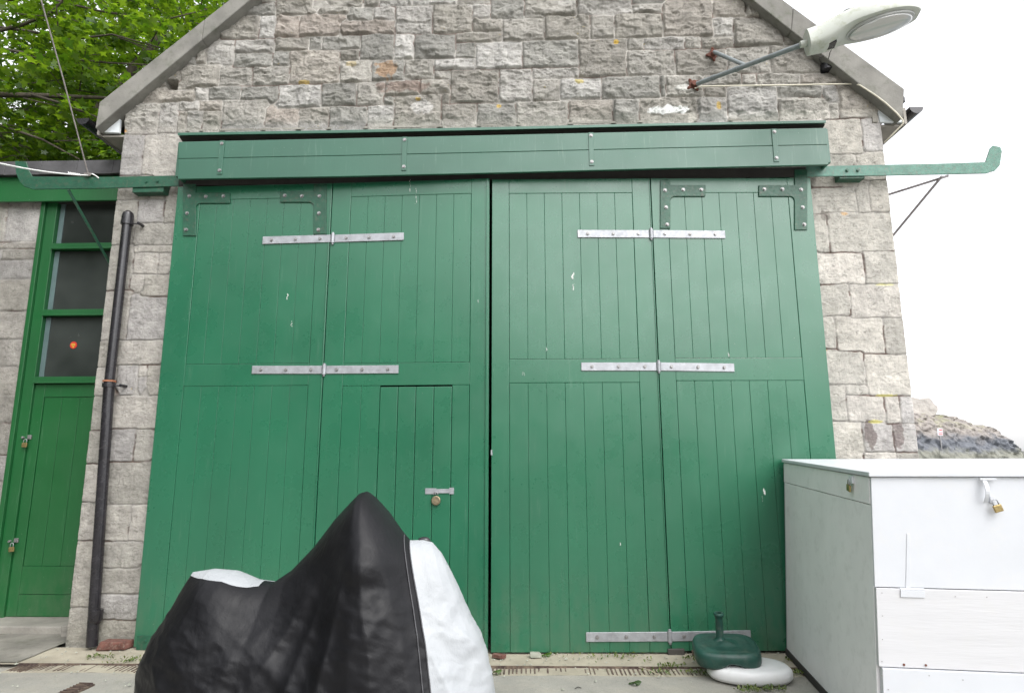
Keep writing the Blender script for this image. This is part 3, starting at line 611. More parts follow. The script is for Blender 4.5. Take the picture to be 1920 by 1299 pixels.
m = MB(); m.tube([F(128, 356, YR+.02), F(212, 505, .42)], .013, 8); m.build('rail_stay', M['green_dark'], BH_)
M['stay'] = pm('grey iron rod', (.36, .33, .34), .6)
m = MB(); m.tube([F(1778, 330, YR+.02), F(1768, 333, YR+.03), F(1650, 370, .55)], .011, 8); m.build('rail_stay', M['stay'], BH_); m = MB(); m.tube([F(1766, 331, YR+.02), F(1660, 459, .75)], .011, 8); m.build('rail_stay', M['stay'], BH_)
# ------------------------------------------------------------------ downpipe
dp = thing('downpipe', F(172, 1225, -.09) * 1, 'black iron downpipe running down the left corner stones beside the small green door', 'downpipe')
p0, p1, p2 = F(241, 396, -.09), F(205, 716, -.09), F(171, 1222, -.09)
zt, zm = p0.z, p1.z; xp = (p0.x+p1.x+p2.x)/3; print('pipe x', p0.x, p1.x, p2.x)
m = MB(); m.tube([(p0.x, -.09, zt-.05), (p1.x, -.09, zm+.02)], .040, 20); m.build('pipe', M['iron_black'], dp, smooth=False); sharp(bpy.context.scene.objects[-1] if False else COL.objects[-1])
m = MB(); m.tube([(p1.x, -.09, zm), (p2.x, -.09, .02)], .043, 20); m.build('pipe', M['iron_black'], dp); sharp(COL.objects[-1])
m = MB(); m.tube([(p0.x, -.09, zt-.10), (p0.x, -.09, zt-.045), (p0.x, -.09, zt-.02), (p0.x, -.09, zt)], [.049, .049, .043, .022], 20); m.build('pipe_cap', M['iron_black'], dp); sharp(COL.objects[-1], 30)
for (pp, zc) in ((p0, zt-.115), (p1, zm-.03)):
    m = MB(); m.tube([(pp.x, -.09, zc-.018), (pp.x, -.09, zc+.018)], .052, 20); m.tube([(pp.x+.03, -.09, zc), (pp.x+.10, -.06, zc)], .008, 6); m.tube([(pp.x+.10, -.09, zc), (pp.x+.10, 0, zc)], .014, 8)
    m.build('pipe_clip', M['iron_black'], dp, bevel=.002)
m = MB(); m.tube([(p1.x, -.09, zm+.0), (p1.x, -.09, zm+.014)], .052, 20); m.build('pipe_joint', pm('orange sealant', (.30, .12, .06), .7), dp)
q = F(177, 1150, -.09); m = MB(); m.tube([(p2.x+.004, -.09, .30), (p2.x+.004, -.09, .22), (p2.x, -.09, .21)], [.053, .053, .047], 20); m.build('pipe_collar', M['iron_black'], dp); sharp(COL.objects[-1], 30)

# ------------------------------------------------------------------ lean-to on the left
YL = .62
LT = thing('lean_to', (-4.8, YL, 0), 'low stone lean-to with a bright green door, dark window panes and slate roof edge', 'outbuilding')
zg = G(60, 1172).z
fz = lambda x, y, Y=YL: F(x, y, Y)
dl_top, dl_bot = F(80, 390, YL), F(0, 1000, YL); xd0 = (dl_top.x+F(38, 700, YL).x+dl_bot.x)/3; print('lean-to frame x', dl_top.x, F(38, 700, YL).x, dl_bot.x)
xd1 = XL+.15
fas = F(100, 377, YL-.05).z; zdoor = .07; ztr = [F(130, y, YL).z for y in (462, 586, 712)]
RI = rects([(-90,20,170,205),(-90,205,160,235),(-90,240,155,285),(-90,290,140,375),(-90,380,130,520),(-90,525,110,650),(-90,655,90,775),(-90,780,80,905),(-90,910,60,1035),(-90,1040,40,1180),(-90,1185,20,1300)], .408, 0, 370, YL)
RI = [(xd0-.52 if i % 2 else xd0-.38, xd0+.02, c, d) for i, (a, b_, c, d) in enumerate(RI)]
zmin = min(r[2] for r in RI); nr = list(RI)
for i, (a, b_, c, d) in enumerate(RI): nr += [(a-.50-(.1 if i % 3 else 0), a-.008, c, d), (a-1.2, a-.62, c, d), (a-2.0, a-1.21, c, d), (a-2.8, a-2.01, c, d)]
z = zmin
while z > -.1: nr += [(xd0-.45, xd0+.02, z-.25, z-.006), (xd0-1.1, xd0-.46, z-.25, z-.006), (xd0-1.9, xd0-1.11, z-.25, z-.006), (xd0-2.8, xd0-1.91, z-.25, z-.006)]; z -= .25
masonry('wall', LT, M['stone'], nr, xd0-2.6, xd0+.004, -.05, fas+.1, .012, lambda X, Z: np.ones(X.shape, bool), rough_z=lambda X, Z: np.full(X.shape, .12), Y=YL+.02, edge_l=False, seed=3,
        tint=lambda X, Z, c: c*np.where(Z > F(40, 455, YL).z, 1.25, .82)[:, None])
m = MB(); m.box(xd0-2.6, xd0, YL+.05, YL+4, -.05, fas+.1); m.box(xd0, xd1+.3, YL+1.2, YL+1.3, -.05, fas); m.build('inner_wall', M['side_stone'], LT)
fr = MB(); wS = .105
fr.box(xd0, xd0+.045, YL-.035, YL+.1, .03, fas+.02); fr.box(xd0+.046, xd0+.046+wS, YL-.005, YL+.1, .03, fas+.02); fr.box(xd1-.02, xd1+.25, YL+.0, YL+.1, .03, fas+.02)
for z in ztr: fr.box(xd0+.152, xd1-.021, YL-.012, YL+.09, z-.030, z+.032); fr.box(xd0+.152, xd1-.021, YL-.028, YL-.0125, z-.036, z-.018)
fr.build('door_frame', M['green_lean'], LT, bevel=.004)
xp0, xp1 = xd0+.153, xd1-.02
bounds = [(ztr[0]+.033, fas+.02), (ztr[1]+.033, ztr[0]-.037), (ztr[2]+.033, ztr[1]-.037)]
for i, (za, zb_) in enumerate(bounds):
    m = MB(); m.box(xp0, xp1, YL+.050, YL+.056, za, zb_); pane = m.build('window_pane', M['glass'], LT)
    m = MB(); m.box(xp0, xp0+.05, YL+.040, YL+.049, za, zb_); m.build('pane_edging', pm('grey glass edging', (.10, .15, .15), .4), pane, bevel=.002)
    if i == 2:
        p = F(138, 647, YL+.048); m = MB(); m.tube([p, p+Vector((0, -.002, 0))], .036, 24); st = m.build('sticker', pm('red sticker', (.50, .035, .02), .5), pane)
        m = MB()
        for (a, b_, c, d) in ((-.020, .016, .010, .016), (-.024, .020, .000, .006), (-.018, .014, -.009, -.004), (-.004, .004, -.026, -.012)): m.box(p.x+a, p.x+b_, p.y-.0035, p.y-.0022, p.z+c, p.z+d)
        m.prism([(p.x-.012, p.y-.003, p.z-.014), (p.x, p.y-.003, p.z-.028), (p.x+.012, p.y-.003, p.z-.014)], (0, .0008, 0)); m.build('sticker_print', pm('yellow print', (.55, .40, .05), .5), pane)
# the side door
dz1 = ztr[2]-.037; m = MB(); st_ = .10
m.box(xp0-.0, xp0+st_, YL+.018, YL+.055, zdoor, dz1); m.box(xp0+st_+.001, xp1, YL+.019, YL+.055, dz1-.13, dz1)
zl_ = F(60, 1062, YL).z; zl2 = F(60, 1115, YL).z
m.box(xp0+st_+.001, xp1, YL+.019, YL+.055, zl2+.002, zl_); m.box(xp0+st_+.001, xp1, YL+.0195, YL+.055, zdoor, zl2-.002)
dr = m.build('side_door', M['green_lean'], LT, bevel=.003)
m = MB(); k = 6; wd = (xp1-xp0-st_-.002)/k
for j in range(k): m.box(xp0+st_+.002+j*wd+.0015, xp0+st_+.002+(j+1)*wd-.0015, YL+.026, YL+.05, zl_+.002, dz1-.132)
m.build('board_panel', M['green_lean'], dr, bevel=.003)
for (px, py) in ((47, 822), (22, 1016)):
    p = F(px, py, YL+.0); m = MB(); m.box(p.x-.045, p.x+.055, YL+.002, YL+.017, p.z-.005, p.z+.035); m.tube([(p.x-.01, YL-.028, p.z+.01), (p.x-.01, YL+.01, p.z+.01)], .012, 8); m.build('hasp', M['bolt'], dr, bevel=.003)
# threshold, fascia, roof
m = MB(); m.box(xd0-.02, xd1+.1, YL-.30, YL+.2, -.02, zdoor-.004); m.build('threshold', M['side_stone'], LT, bevel=.012)
m = MB(); za, zb_ = F(100, 377, YL-.10).z, F(100, 331, YL-.10).z; m.box(xd0-2.6, XL-.01, YL-.10, YL-.07, za, zb_); m.build('fascia', M['green_lean'], LT, bevel=.003)
zr = F(100, 300, YL-.16).z; m = MB()
for k in range(10):
    x0 = xd0-2.6+k*(XL-.012-xd0+2.6)/10; x1 = xd0-2.6+(k+1)*(XL-.012-xd0+2.6)/10
    m.prism([(x0+.001, YL-.16, zb_-.006+.004*(k % 2)), (x0+.001, YL-.14, zr+.0), (x0+.001, YL+3.5, zr+.75), (x0+.001, YL+3.5, zr+.60)], (x1-x0-.002, 0, 0))
m.build('roof', M['slate'], LT, bevel=.003)
m = MB(); m.box(xd0-.0, xd1, YL-.06, YL+.10, fas+.001, zb_-.01); m.build('head_board', M['dark'], LT)

# ------------------------------------------------------------------ ground
def ground_mat():
    s = NT('worn concrete'); n = s.rng(s.noise(1.1, 6, .6), .3, .7); c = s.mix(n, (.20, .195, .175), (.31, .30, .265))
    n = s.rng(s.noise(4, 8, .7), .45, .75); c = s.mix(s.math('MULTIPLY', n, .5), c, (.37, .34, .28))
    n = s.rng(s.noise(90, 4, .7), .55, .7); c = s.mix(s.math('MULTIPLY', n, .5), c, (.10, .095, .08))
    n = s.rng(s.noise(150, 3, .6), .62, .7); c = s.mix(s.math('MULTIPLY', n, .5), c, (.50, .48, .43))
    n = s.rng(s.noise(2.7, 8, .75), .60, .72); c = s.mix(s.math('MULTIPLY', n, .45), c, (.09, .10, .06))
    return s.out(c, .95, s.bump(s.noise(70, 6, .7), .5, .006, s.bump(s.noise(5, 6, .6), .4, .02)))
M['ground'] = ground_mat()
def sand_mat():
    s = NT('sand covered slab'); n = s.rng(s.noise(3, 7, .65), .3, .7); c = s.mix(n, (.26, .235, .18), (.40, .365, .285))
    n = s.rng(s.noise(130, 4, .7), .56, .72); c = s.mix(s.math('MULTIPLY', n, .6), c, (.14, .12, .085)); n = s.rng(s.noise(7, 8, .75), .58, .70); c = s.mix(s.math('MULTIPLY', n, .6), c, (.10, .11, .07))
    return s.out(c, .95, s.bump(s.noise(60, 6, .7), .5, .006))
M['sand'] = sand_mat()
yd = G(1200, 1257).y; yE = G(1200, 1250).y; yT = G(1200, 1264).y; yd2 = yE; print('drain y', yd, yd2)
def sheet(name, x0, x1, y0, y1, z, mat, res, amp, depth=.25):
    nx = max(2, int((x1-x0)/res)); ny = max(2, int((y1-y0)/res)); m = MB(); g = []
    for j in range(ny+1):
        for i in range(nx+1):
            x = x0+(x1-x0)*i/nx; y = y0+(y1-y0)*j/ny; g.append((x, y, z+(mnoise.noise(Vector((x*1.7, y*1.7, 3)))*amp)+(mnoise.noise(Vector((x*9, y*9, 5)))*amp*.35)))
    m.add(g, [(j*(nx+1)+i, j*(nx+1)+i+1, (j+1)*(nx+1)+i+1, (j+1)*(nx+1)+i) for j in range(ny) for i in range(nx)])
    o = m.build(name, mat, None, smooth=True); props(o, kind='structure'); return o
m = MB(); m.box(-60, 11, -60, 14, -3.5, -.035); o = m.build('ground', M['ground'], None); props(o, kind='structure')
sheet('forecourt', -6, 9, -9, yT-.012, -.008, M['ground'], .07, .008)
# the step slab in front of the doors and the slotted drain between
s_ = sheet('door_sill_strip', -7.5, XR+1.2, yE+.006, -.04, -.004, M['sand'], .04, .006)
sheet('paving', -7.5, XL-.03, yE+.03, .5, .004, M['paving'], .05, .010)
def dr_mat():
    s = NT('rusty drain iron'); n = s.rng(s.noise(14, 6, .7), .40, .62); c = s.mix(n, (.055, .035, .03), (.16, .12, .09)); return s.out(c, .9, s.bump(s.noise(70, 5), .6, .005))
M['drain'] = dr_mat()
DR = thing('drain_channel', (0, yd, 0), 'rusty slotted drain channel choked with sand in front of the green doors', 'drain')
m = MB(); m.box(XL, XR+1, yE-.006, yE+.005, -.03, .004); m.build('channel_edge', M['drain'], DR)
m = MB(); x = XL+.02
while x < XR+1:
    m.box(x, x+.009+random.uniform(-.002, .003), yT+.01+random.uniform(0, .03), yE-.007, -.03, -.006+random.uniform(-.004, .003)); x += .030+random.uniform(-.003, .005)
m.box(XL, XR+1, yT+.005, yE-.008, -.036, -.028); m.build('grating', M['drain'], DR)
si = sheet('silt', XL, XR+1, yT-.011, yE-.006, -.0095, M['sand'], .02, .012); si.parent = DR; si.location = -wloc(DR); del si['kind']
# slabs at the left foot
p = G(150, 1290); a = G(175, 1272); m = MB(); 
GR = thing('ground_grating', (p.x, p.y, 0), 'small rusty rectangular grating set in the concrete at the bottom left', 'grating')
ca, cb_, cc, cd_ = G(160, 1281, .006), G(180, 1279, .006), G(128, 1296, .006), G(112, 1299, .006)
pts = [G(148, 1280, .004), G(178, 1281, .004), G(138, 1299, .004), G(106, 1299, .004)]
m.prism(pts, (0, 0, -.02)); m.build('grating_frame', M['drain'], GR)
m = MB(); e1 = pts[1]-pts[0]; e2 = pts[3]-pts[0]
for k in range(7): q = pts[0]+e2*(k+.3)/7; mm = MB(); mm.tube([q+e1*.08+Vector((0, 0, .005)), q+e1*.92+Vector((0, 0, .005))], .004, 6); mm.build('bar', M['drain'], GR)

# bricks, chips, leaves and twigs at the foot of the doors
def rock_chip(name, px, py, sx, sy, sz, mat, rz, label, cat, grp=None, plane_y=None):
    p = G(px, py) if plane_y is None else Vector((F(px, py, plane_y).x, plane_y, 0)); Mx = Matrix.Translation((p.x, p.y, sz/2))@Matrix.Rotation(rz, 4, 'Z')@Matrix.Rotation(random.uniform(-.06, .06), 4, 'X')
    m = MB(); m.box(-sx/2, sx/2, -sy/2, sy/2, -sz/2, sz/2, Mx)
    for i, v in enumerate(m.v): v = Vector(v); m.v[i] = tuple(v+Vector((random.gauss(0, .06*sx), random.gauss(0, .06*sy), random.gauss(0, .05*sz))))
    o = m.build(name, mat, None, bevel=min(sx, sy, sz)*.12); props(o, label, cat, grp); return o
rock_chip('brick', 214, 1216, .215, .11, .065, M['brick'], .05, 'chipped red brick lying between the downpipe and the big doors', 'brick')
rock_chip('brick_fragment', 935, 1233, .09, .05, .030, M['brick'], -.5, 'small red brick fragment below the gap between the doors', 'brick fragment')
rock_chip('stone_chip', 1003, 1231, .085, .05, .035, M['stonechip'], .1, 'small greenish grey stone chip under the right doors', 'stone')
rock_chip('stone_chip', 1310, 1228, .10, .05, .035, M['drain'], .2, 'rusty brown lump beside the green parasol base at the door foot', 'stone')
rock_chip('stone_chip', 128, 1192, .10, .08, .10, M['side_stone'], .4, 'rounded corner stone at the foot of the left wall corner', 'stone')
def leafy(name, spots, mat, label, cat, sc_=.03, n=14, kind=None, flat=False):
    m = MB(); lv = []
    for (px, py, rad, k) in spots:
        c = G(px, py)
        for j in range(k):
            q = c+Vector((random.gauss(0, rad), random.gauss(0, rad*.5), .006)); a = random.uniform(0, 6.28); t = random.uniform(-.2, .2) if flat else random.uniform(.2, 1.2); s1 = sc_*random.uniform(.5, 1.1)
            d = Vector((math.cos(a)*math.cos(t), math.sin(a)*math.cos(t), math.sin(abs(t)))); sd_ = Vector((-math.sin(a), math.cos(a), 0))*s1*.28
            up_ = Vector((0, 0, s1*.12)); m.add([q, q+d*s1*.5+sd_+up_, q+d*s1, q+d*s1*.5-sd_+up_], [(0, 1, 2, 3)]); lv += [random.random()]*4
    o = m.build(name, mat, None); at_ = o.data.attributes.new('lv', 'FLOAT', 'POINT'); at_.data.foreach_set('value', lv); props(o, label, cat, kind=kind); return o
leafy('weeds', [(1255, 1250, .05, 50), (1240, 1262, .05, 40), (1310, 1262, .05, 40), (1300, 1236, .05, 40), (1500, 1262, .05, 50), (1490, 1240, .04, 30), (1440, 1292, .07, 90), (1405, 1294, .05, 50), (240, 1240, .08, 60), (185, 1232, .06, 50), (1180, 1232, .12, 40), (1060, 1230, .12, 20), (1130, 1230, .15, 30)], M['weed'], 'green and dry weeds growing in the drain joint and slab edges', 'weeds', kind='stuff')
def one_leaf(px, py, s1, label, mat, cat='leaf', rz=.3):
    c = G(px, py); m = MB(); n = 12; vs_ = []
    for k in range(n): a = 2*math.pi*k/n; r_ = s1*(.5+.18*math.sin(3*a+1)+random.uniform(-.05, .05)); vs_.append(c+Vector((math.cos(a+rz)*r_*1.3, math.sin(a+rz)*r_, .012+.012*math.sin(2*a)+.004*math.cos(3*a))))
    vs_.append(c+Vector((0, 0, .008))); m.add(vs_, [(k, (k+1) % n, n) for k in range(n)])
    o = m.build('leaf', mat, None); at_ = o.data.attributes.new('lv', 'FLOAT', 'POINT'); at_.data.foreach_set('value', [.1]*(n+1)); props(o, label, cat)
one_leaf(1191, 1283, .055, 'curled dark green leaf lying on the bare concrete', M['leaf_dark'])
one_leaf(1024, 1230, .050, 'fresh green leaf standing at the foot of the right doors', M['leaf'])
one_leaf(931, 1262, .050, 'pale dry leaf on the sand beside the bike cover hem', M['weed'])
m = MB(); m.tube([G(1198, 1250, .01), G(1218, 1256, .022), G(1240, 1266, .012)], [.004, .0035, .002], 6); props(m.build('twig', pm('pale twig', (.42, .36, .27), .8), None), 'thin pale dry twig lying across the drain channel', 'twig')
m = MB(); m.tube([G(1078, 1290, .006), G(1084, 1287, .008), G(1090, 1289, .006)], .003, 6); props(m.build('twig', M['wire'], None), 'short curved dark twig on the concrete below the right doors', 'twig')

# ------------------------------------------------------------------ padlocks
def padlock(p, s, tilt, label, nrm=Vector((0, -1, 0)), mat='brass'):
    nrm = nrm.normalized(); ux = nrm.cross(Vector((0, 0, 1))).normalized()*-1; Mx = Matrix.Translation(p)@Matrix(((ux.x, nrm.x, 0, 0), (ux.y, nrm.y, 0, 0), (ux.z, nrm.z, 1, 0), (0, 0, 0, 1)))@Matrix.Rotation(tilt, 4, 'Y')
    t = thing('padlock', p, label, 'padlock', 'padlocks'); 
    m = MB(); w_ = s; m.box(-w_/2, w_/2, -.007, .007, -s*1.05, -s*.18, Mx); m.build('lock_body', M[mat], t, bevel=.0035)
    m = MB(); pts = [Mx@Vector((-w_*.30, 0, -s*.2))]+[Mx@Vector((-w_*.30*math.cos(a), 0, s*.22+w_*.30*math.sin(a))) for a in [math.pi*k/8 for k in range(9)]]+[Mx@Vector((w_*.30, 0, -s*.2))]
    m.tube(pts, s*.075, 8); m.build('shackle', M['galv'], t, smooth=True)
padlock(F(47, 828, YL-.03), .050, .05, 'brass padlock on the upper hasp of the side door')
padlock(F(22, 1023, YL-.03), .050, -.08, 'brass padlock on the lower hasp of the side door')
pw = LEAF[1].P(817, 930, .022); t = thing('padlock', pw, 'rusty round padlock hanging from the wicket door hasp', 'padlock', 'padlocks')
m = MB(); n_ = LEAF[1].n; c_ = LEAF[1].P(817.5, 938, .02); m.tube([c_-n_*.010, c_-n_*.006, c_+n_*.006, c_+n_*.010], [.031, .037, .037, .031], 20); m.build('lock_body', pm('tarnished lock', (.24, .20, .13), .5, .4, 40, metal=.6, dirt=(.3, .15, .06), dirt_amt=.6), t)
c2 = LEAF[1].P(817, 925, .02); uu = LEAF[1].u; m = MB(); m.tube([c2+uu*(.017*math.cos(a))+Vector((0, 0, .022*math.sin(a)-.01)) for a in [math.pi*k/8 for k in range(9)]], .0045, 8); m.build('shackle', M['bolt'], t, smooth=True)

# ------------------------------------------------------------------ white storage box
b0, b1 = G(1652, 1422), G(1475, 1226); sdv = Vector((b1.x-b0.x, b1.y-b0.y, 0)); 
ang = math.atan2(sdv.x, sdv.y); DEP = sdv.length; print('box angle', math.degrees(ang), DEP, b0, b1)
vdir = sdv.normalized(); udir = Vector((vdir.y, -vdir.x, 0)); TS = .062; BM = Matrix(((udir.x, vdir.x, udir.x*TS, b0.x), (udir.y, vdir.y, udir.y*TS, b0.y), (0, 0, 1, 0), (0, 0, 0, 1))); W = 2.0; BI = BM.inverted()   # the box has racked over to the right
def onfront(px, py, off=0.0):
    c = BI @ CAMLOC; d = BI.to_3x3() @ ray(px, py); t = (-off-c.y)/d.y; p = c+d*t; return p.x, p.z
def onside(px, py, off=0.0):
    c = BI @ CAMLOC; d = BI.to_3x3() @ ray(px, py); t = (-off-c.x)/d.x; p = c+d*t; return p.y, p.z
zf = onfront(1634, 893)[1]; zbk = onside(1464, 866)[1]; print('box z', zf, zbk, onside(1464, 866), onside(1632, 890), onfront(1920, 900))
SB = thing('storage_box', b0, 'large white wooden storage box with a sloping lid against the right door', 'storage box')
def yz_poly(m, pts, u0, u1): m.prism([BM@Vector((u0, v, z)) for v, z in pts], udir*(u1-u0))
zsl = lambda v: zf+(zbk-zf)*v/DEP
seam0 = onside(1628, 945)[1]; seam1 = onside(1466, 903)[1]
zmid = onfront(1700, 1102)[1]; zlow = onfront(1700, 1251)[1]; print('front seams', zmid, zlow)
m = MB(); yz_poly(m, [(.02, .02), (DEP, .02), (DEP, seam1-.002), (.02, seam0-.002)], 0, .018); m.build('side_panel', M['side_lightened'], SB, bevel=.002)
m = MB(); yz_poly(m, [(.02, seam0+.002), (DEP, seam1+.002), (DEP, zbk-.004), (.02, zf-.004)], -.003, .016); m.build('side_panel', M['side_lightened'], SB, bevel=.002)
m = MB(); m.box(.0, W, .0, .018, zmid+.002, zf-.002, BM); m.build('front_flap', M['white'], SB, bevel=.003)
m = MB(); m.box(.002, W, -.010, .018, zlow+.002, zmid-.002, BM); m.build('front_plank', pm('white painted plank', (.54, .54, .555), .5, .04, 4, .3, 25, stretch=(.3, 1, 4), dirt=(.55, .54, .5), dirt_amt=.2), SB, bevel=.003)
m = MB(); m.box(.014, W, -.022, .018, .01, zlow-.002, BM); m.build('front_plank', M['white'], SB, bevel=.003)
m = MB(); m.box(0, W, DEP-.02, DEP, .02, zbk-.01, BM); m.box(W-.02, W, .02, DEP-.02, .02, zf-.01, BM); m.build('back_panel', M['white'], SB)
m = MB(); m.box(-.01, W, -.01, DEP, .0, .045, BM); m.build('skid', M['dark'], SB)
m = MB(); t_ = .024; yz_poly(m, [(-.018, zsl(-.018)), (DEP+.01, zsl(DEP+.01)), (DEP+.01, zsl(DEP+.01)+t_), (-.018, zsl(-.018)+t_)], -.016, W+.02); ld = m.build('lid', M['white'], SB, bevel=.004)
m = MB(); m.box(.004, .030, -.004, .0, zmid+.004, zf-.006, BM); m.build('corner_trim', M['side_lightened'], SB, bevel=.001) if False else None
def fu(px, py, o=0.0): u, z = onfront(px, py, o); return u, z
# T hinge
u, z = fu(1703, 1000); u2, z2 = fu(1703, 1104); m = MB(); m.prism([BM@Vector(q) for q in ((u-.008, -.003, z), (u+.008, -.003, z), (u2+.013, -.003, z2), (u2-.013, -.003, z2))], vdir*.004)
ua, za = fu(1686, 1103); ub, zb2 = fu(1732, 1119); m.box(ua, ub, -.016, -.011, zb2, za-.004, BM); m.tube([BM@Vector((ua, -.008, za)), BM@Vector((ub, -.008, za))], .007, 8); m.build('t_hinge', M['white'], SB, bevel=.001)
for (px, py) in ((1693, 1244), (1734, 1245)):
    u, z = fu(px, py); mm = MB(); mm.tube([BM@Vector((u, -.0105, z)), BM@Vector((u, -.013, z))], .006, 8); mm.build('screw', M['rust'], SB)
for (px, py) in ((1652, 1110), (1653, 1153), (1653, 1197), (1652, 1238), (1789, 1117), (1801, 1271), (1738, 1263), (1662, 1289), (1650, 1263), (1848, 1118)):
    u, z = fu(px, py); off_ = -.0105 if py < 1250 else -.0225; m = MB(); m.tube([BM@Vector((u, off_, z)), BM@Vector((u, off_-.0012, z))], .0028, 6); m.build('nail', M['bolt'], SB)
# hasps
u, z = fu(1852, 898); m = MB(); z3 = fu(1852, 942)[1]
cv = [(u-.028+.0*k, -.02-.028*math.sin(math.pi*k/8)**1, z-(z-z3)*k/8) for k in range(9)]
m.loft([[BM@Vector((q[0]-.010, q[1], q[2])), BM@Vector((q[0]+.010, q[1], q[2])), BM@Vector((q[0]+.010, q[1]+.004, q[2])), BM@Vector((q[0]-.010, q[1]+.004, q[2]))] for q in cv]); m.box(u-.05, u+.03, -.026, -.019, z-.004, z+.006, BM)
m.box(u+.0, u+.022, -.012, -.001, z3+.0, z3+.035, BM); m.build('hasp', M['white'], SB, bevel=.001)
padlock(BM@Vector((u+.014, -.030, z3-.002)), .042, -.30, 'brass padlock on the front flap of the white box', -vdir)
v, z = onside(1600, 896); m = MB(); m.box(-.016, -.003, v-.02, v+.03, z-.03, z+.012, BM); m.build('hasp', M['white_fl'], SB, bevel=.001)
padlock(BM@Vector((-.026, v, z-.030)), .044, .22, 'weathered padlock on the left side of the white box', -udir)

# ------------------------------------------------------------------ parasol bases
def superr(cx, cy, rx, ry, z, n, ex, rot=0, f=None):
    out = []
    for k in range(n):
        a = 2*math.pi*k/n; c, s_ = math.cos(a), math.sin(a); x = rx*math.copysign(abs(c)**(2/ex), c); y = ry*math.copysign(abs(s_)**(2/ex), s_)
        if f: x, y = f(x, y, a)
        out.append(Vector((cx+x*math.cos(rot)-y*math.sin(rot), cy+x*math.sin(rot)+y*math.cos(rot), z)))
    return out
wb_ = G(1405, 1270); 
def dshape(x, y, a): 
    k = 1-.30*max(0, -x/.29)**1.5; return x, y*k
m = MB(); rings = []
rx, ry = .285, .20
for (s1, z) in ((.80, .002), (.93, .006), (1.0, .030), (1.0, .055), (.975, .074), (.93, .085), (.80, .094), (.5, .100), (.12, .102)): rings.append(superr(wb_.x, wb_.y, rx*s1, ry*s1, z, 48, 2.5, .0, dshape))
m.loft(rings); pb = m.build('parasol_base', M['base_white'], None, smooth=True); props(pb, 'white plastic parasol base lying flat on the concrete under the green one', 'parasol base', 'parasol bases')
gc = G(1361, 1217, .16); gc = Vector((gc.x, gc.y, 0)); print('bases', wb_, gc)
GB = thing('parasol_base', (gc.x, gc.y, .1), 'dark green plastic parasol base with short tube propped on the white base', 'parasol base', 'parasol bases')
T = Matrix.Translation((gc.x, gc.y, .092))@Matrix.Rotation(R(-2), 4, 'Y')@Matrix.Rotation(R(7), 4, 'X')@Matrix.Rotation(R(-8), 4, 'Z')
m = MB(); rings = []; N = 64
for (s1, z) in ((.86, .004), (.97, .012), (1.0, .035), (1.0, .075), (.985, .095), (.94, .110), (.86, .116), (.80, .112), (.72, .113), (.6, .118), (.56, .114), (.45, .119), (.41, .115), (.30, .121), (.2, .124), (.17, .128)):
    r_ = superr(0, 0, .225*s1, .200*s1, z, N, 3.6)
    for i, q in enumerate(r_):
        if q.y < -.15 and z < .07: q.z += .052*math.exp(-((q.x-.02)/.065)**2)*(1-z/.09)
        if abs(q.x) > .17 and z < .07: q.z += .02*math.exp(-(q.y/.07)**2)
    rings.append([T@q for q in r_])
m.loft(rings); m.build('base_shell', M['base_green'], GB, smooth=True)
m = MB(); tp = []
for (r_, z) in ((.050, .118), (.034, .128), (.027, .145), (.025, .26), (.027, .285), (.034, .292), (.036, .305), (.030, .312), (.020, .311), (.018, .25)):
    tp.append([T@(Vector((r_*math.cos(2*math.pi*k/24)-.03, r_*math.sin(2*math.pi*k/24)+.04, z))) for k in range(24)])
m.loft(tp); m.build('tube_socket', M['base_green'], GB, smooth=True); sharp(COL.objects[-1], 50)

# ------------------------------------------------------------------ motorcycle under its cover
YC = -2.25
RID = [F(x, y, YC) for x, y in [(362, 1072), (400, 1066), (440, 1070), (480, 1086), (515, 1090), (548, 1068), (590, 1024), (630, 972), (660, 940), (676, 924), (688, 921), (700, 930), (725, 956), (748, 988), (768, 1013), (792, 1012), (810, 1016), (826, 1034), (842, 1064)]]
rx_ = np.array([p.x for p in RID]); rz_ = np.array([p.z for p in RID])
xL_, xR_ = F(262, 1440, YC).x, F(952, 1440, YC).x; xc = (xL_+xR_)/2; hx = (xR_-xL_)/2
NP, NT_ = 560, 150
ph = np.linspace(0, 2*np.pi, NP, endpoint=False)              # 0 = front (right), pi = tail; -pi/2 faces the viewer
cx_ = np.cos(ph); sy_ = np.sin(ph)
Bx = xc+hx*np.sign(cx_)*np.abs(cx_)**.85; By = .47*np.sign(sy_)*np.abs(sy_)**.75
sN = (1-cx_)/2
TX = rx_[-1]+(rx_[0]-rx_[-1])*np.clip((1-(np.sign(cx_)*np.abs(cx_)**.95))/2, 0, 1)
TZ = np.interp(TX, rx_, rz_)
Tt = np.linspace(0, 1, NT_)[:, None]
pk = rx_[10]                                                 # the handlebar peak
wid = .055+.10*np.exp(-((TX-pk)/.16)**2)+.09*np.exp(-((TX-rx_[2])/.22)**2)
KR = 26; ubr = np.clip((xt_ if False else TX)*0+.055, .03, 1)
ubr = .016+.020*sstep(rx_[0]-.02, rx_[0]+.10, TX)*sstep(F(500, 1080, YC).x+.02, F(455, 1080, YC).x, TX)
row = np.arange(NT_)[:, None]; Tt = np.where(row <= KR, ubr[None]*row/KR, ubr[None]+(1-ubr[None])*(row-KR)/(NT_-1-KR))
X = TX[None]*(1-Tt)+Bx[None]*Tt; 
yr = wid*np.sign(sy_)*np.minimum(1, np.abs(sy_)*1.6)
rnd = np.sqrt(np.clip(1-(1-np.clip(Tt*7, 0, 1))**2, 0, 1))
Yv = (yr[None]*rnd*(1-Tt)+By[None]*Tt**.95)
Zv = TZ[None]*(1-Tt)-.0*Tt
Zv = Zv+(.055*np.sin(np.pi*np.clip(Tt, 0, 1))*(.6+.4*np.abs(sy_[None])))
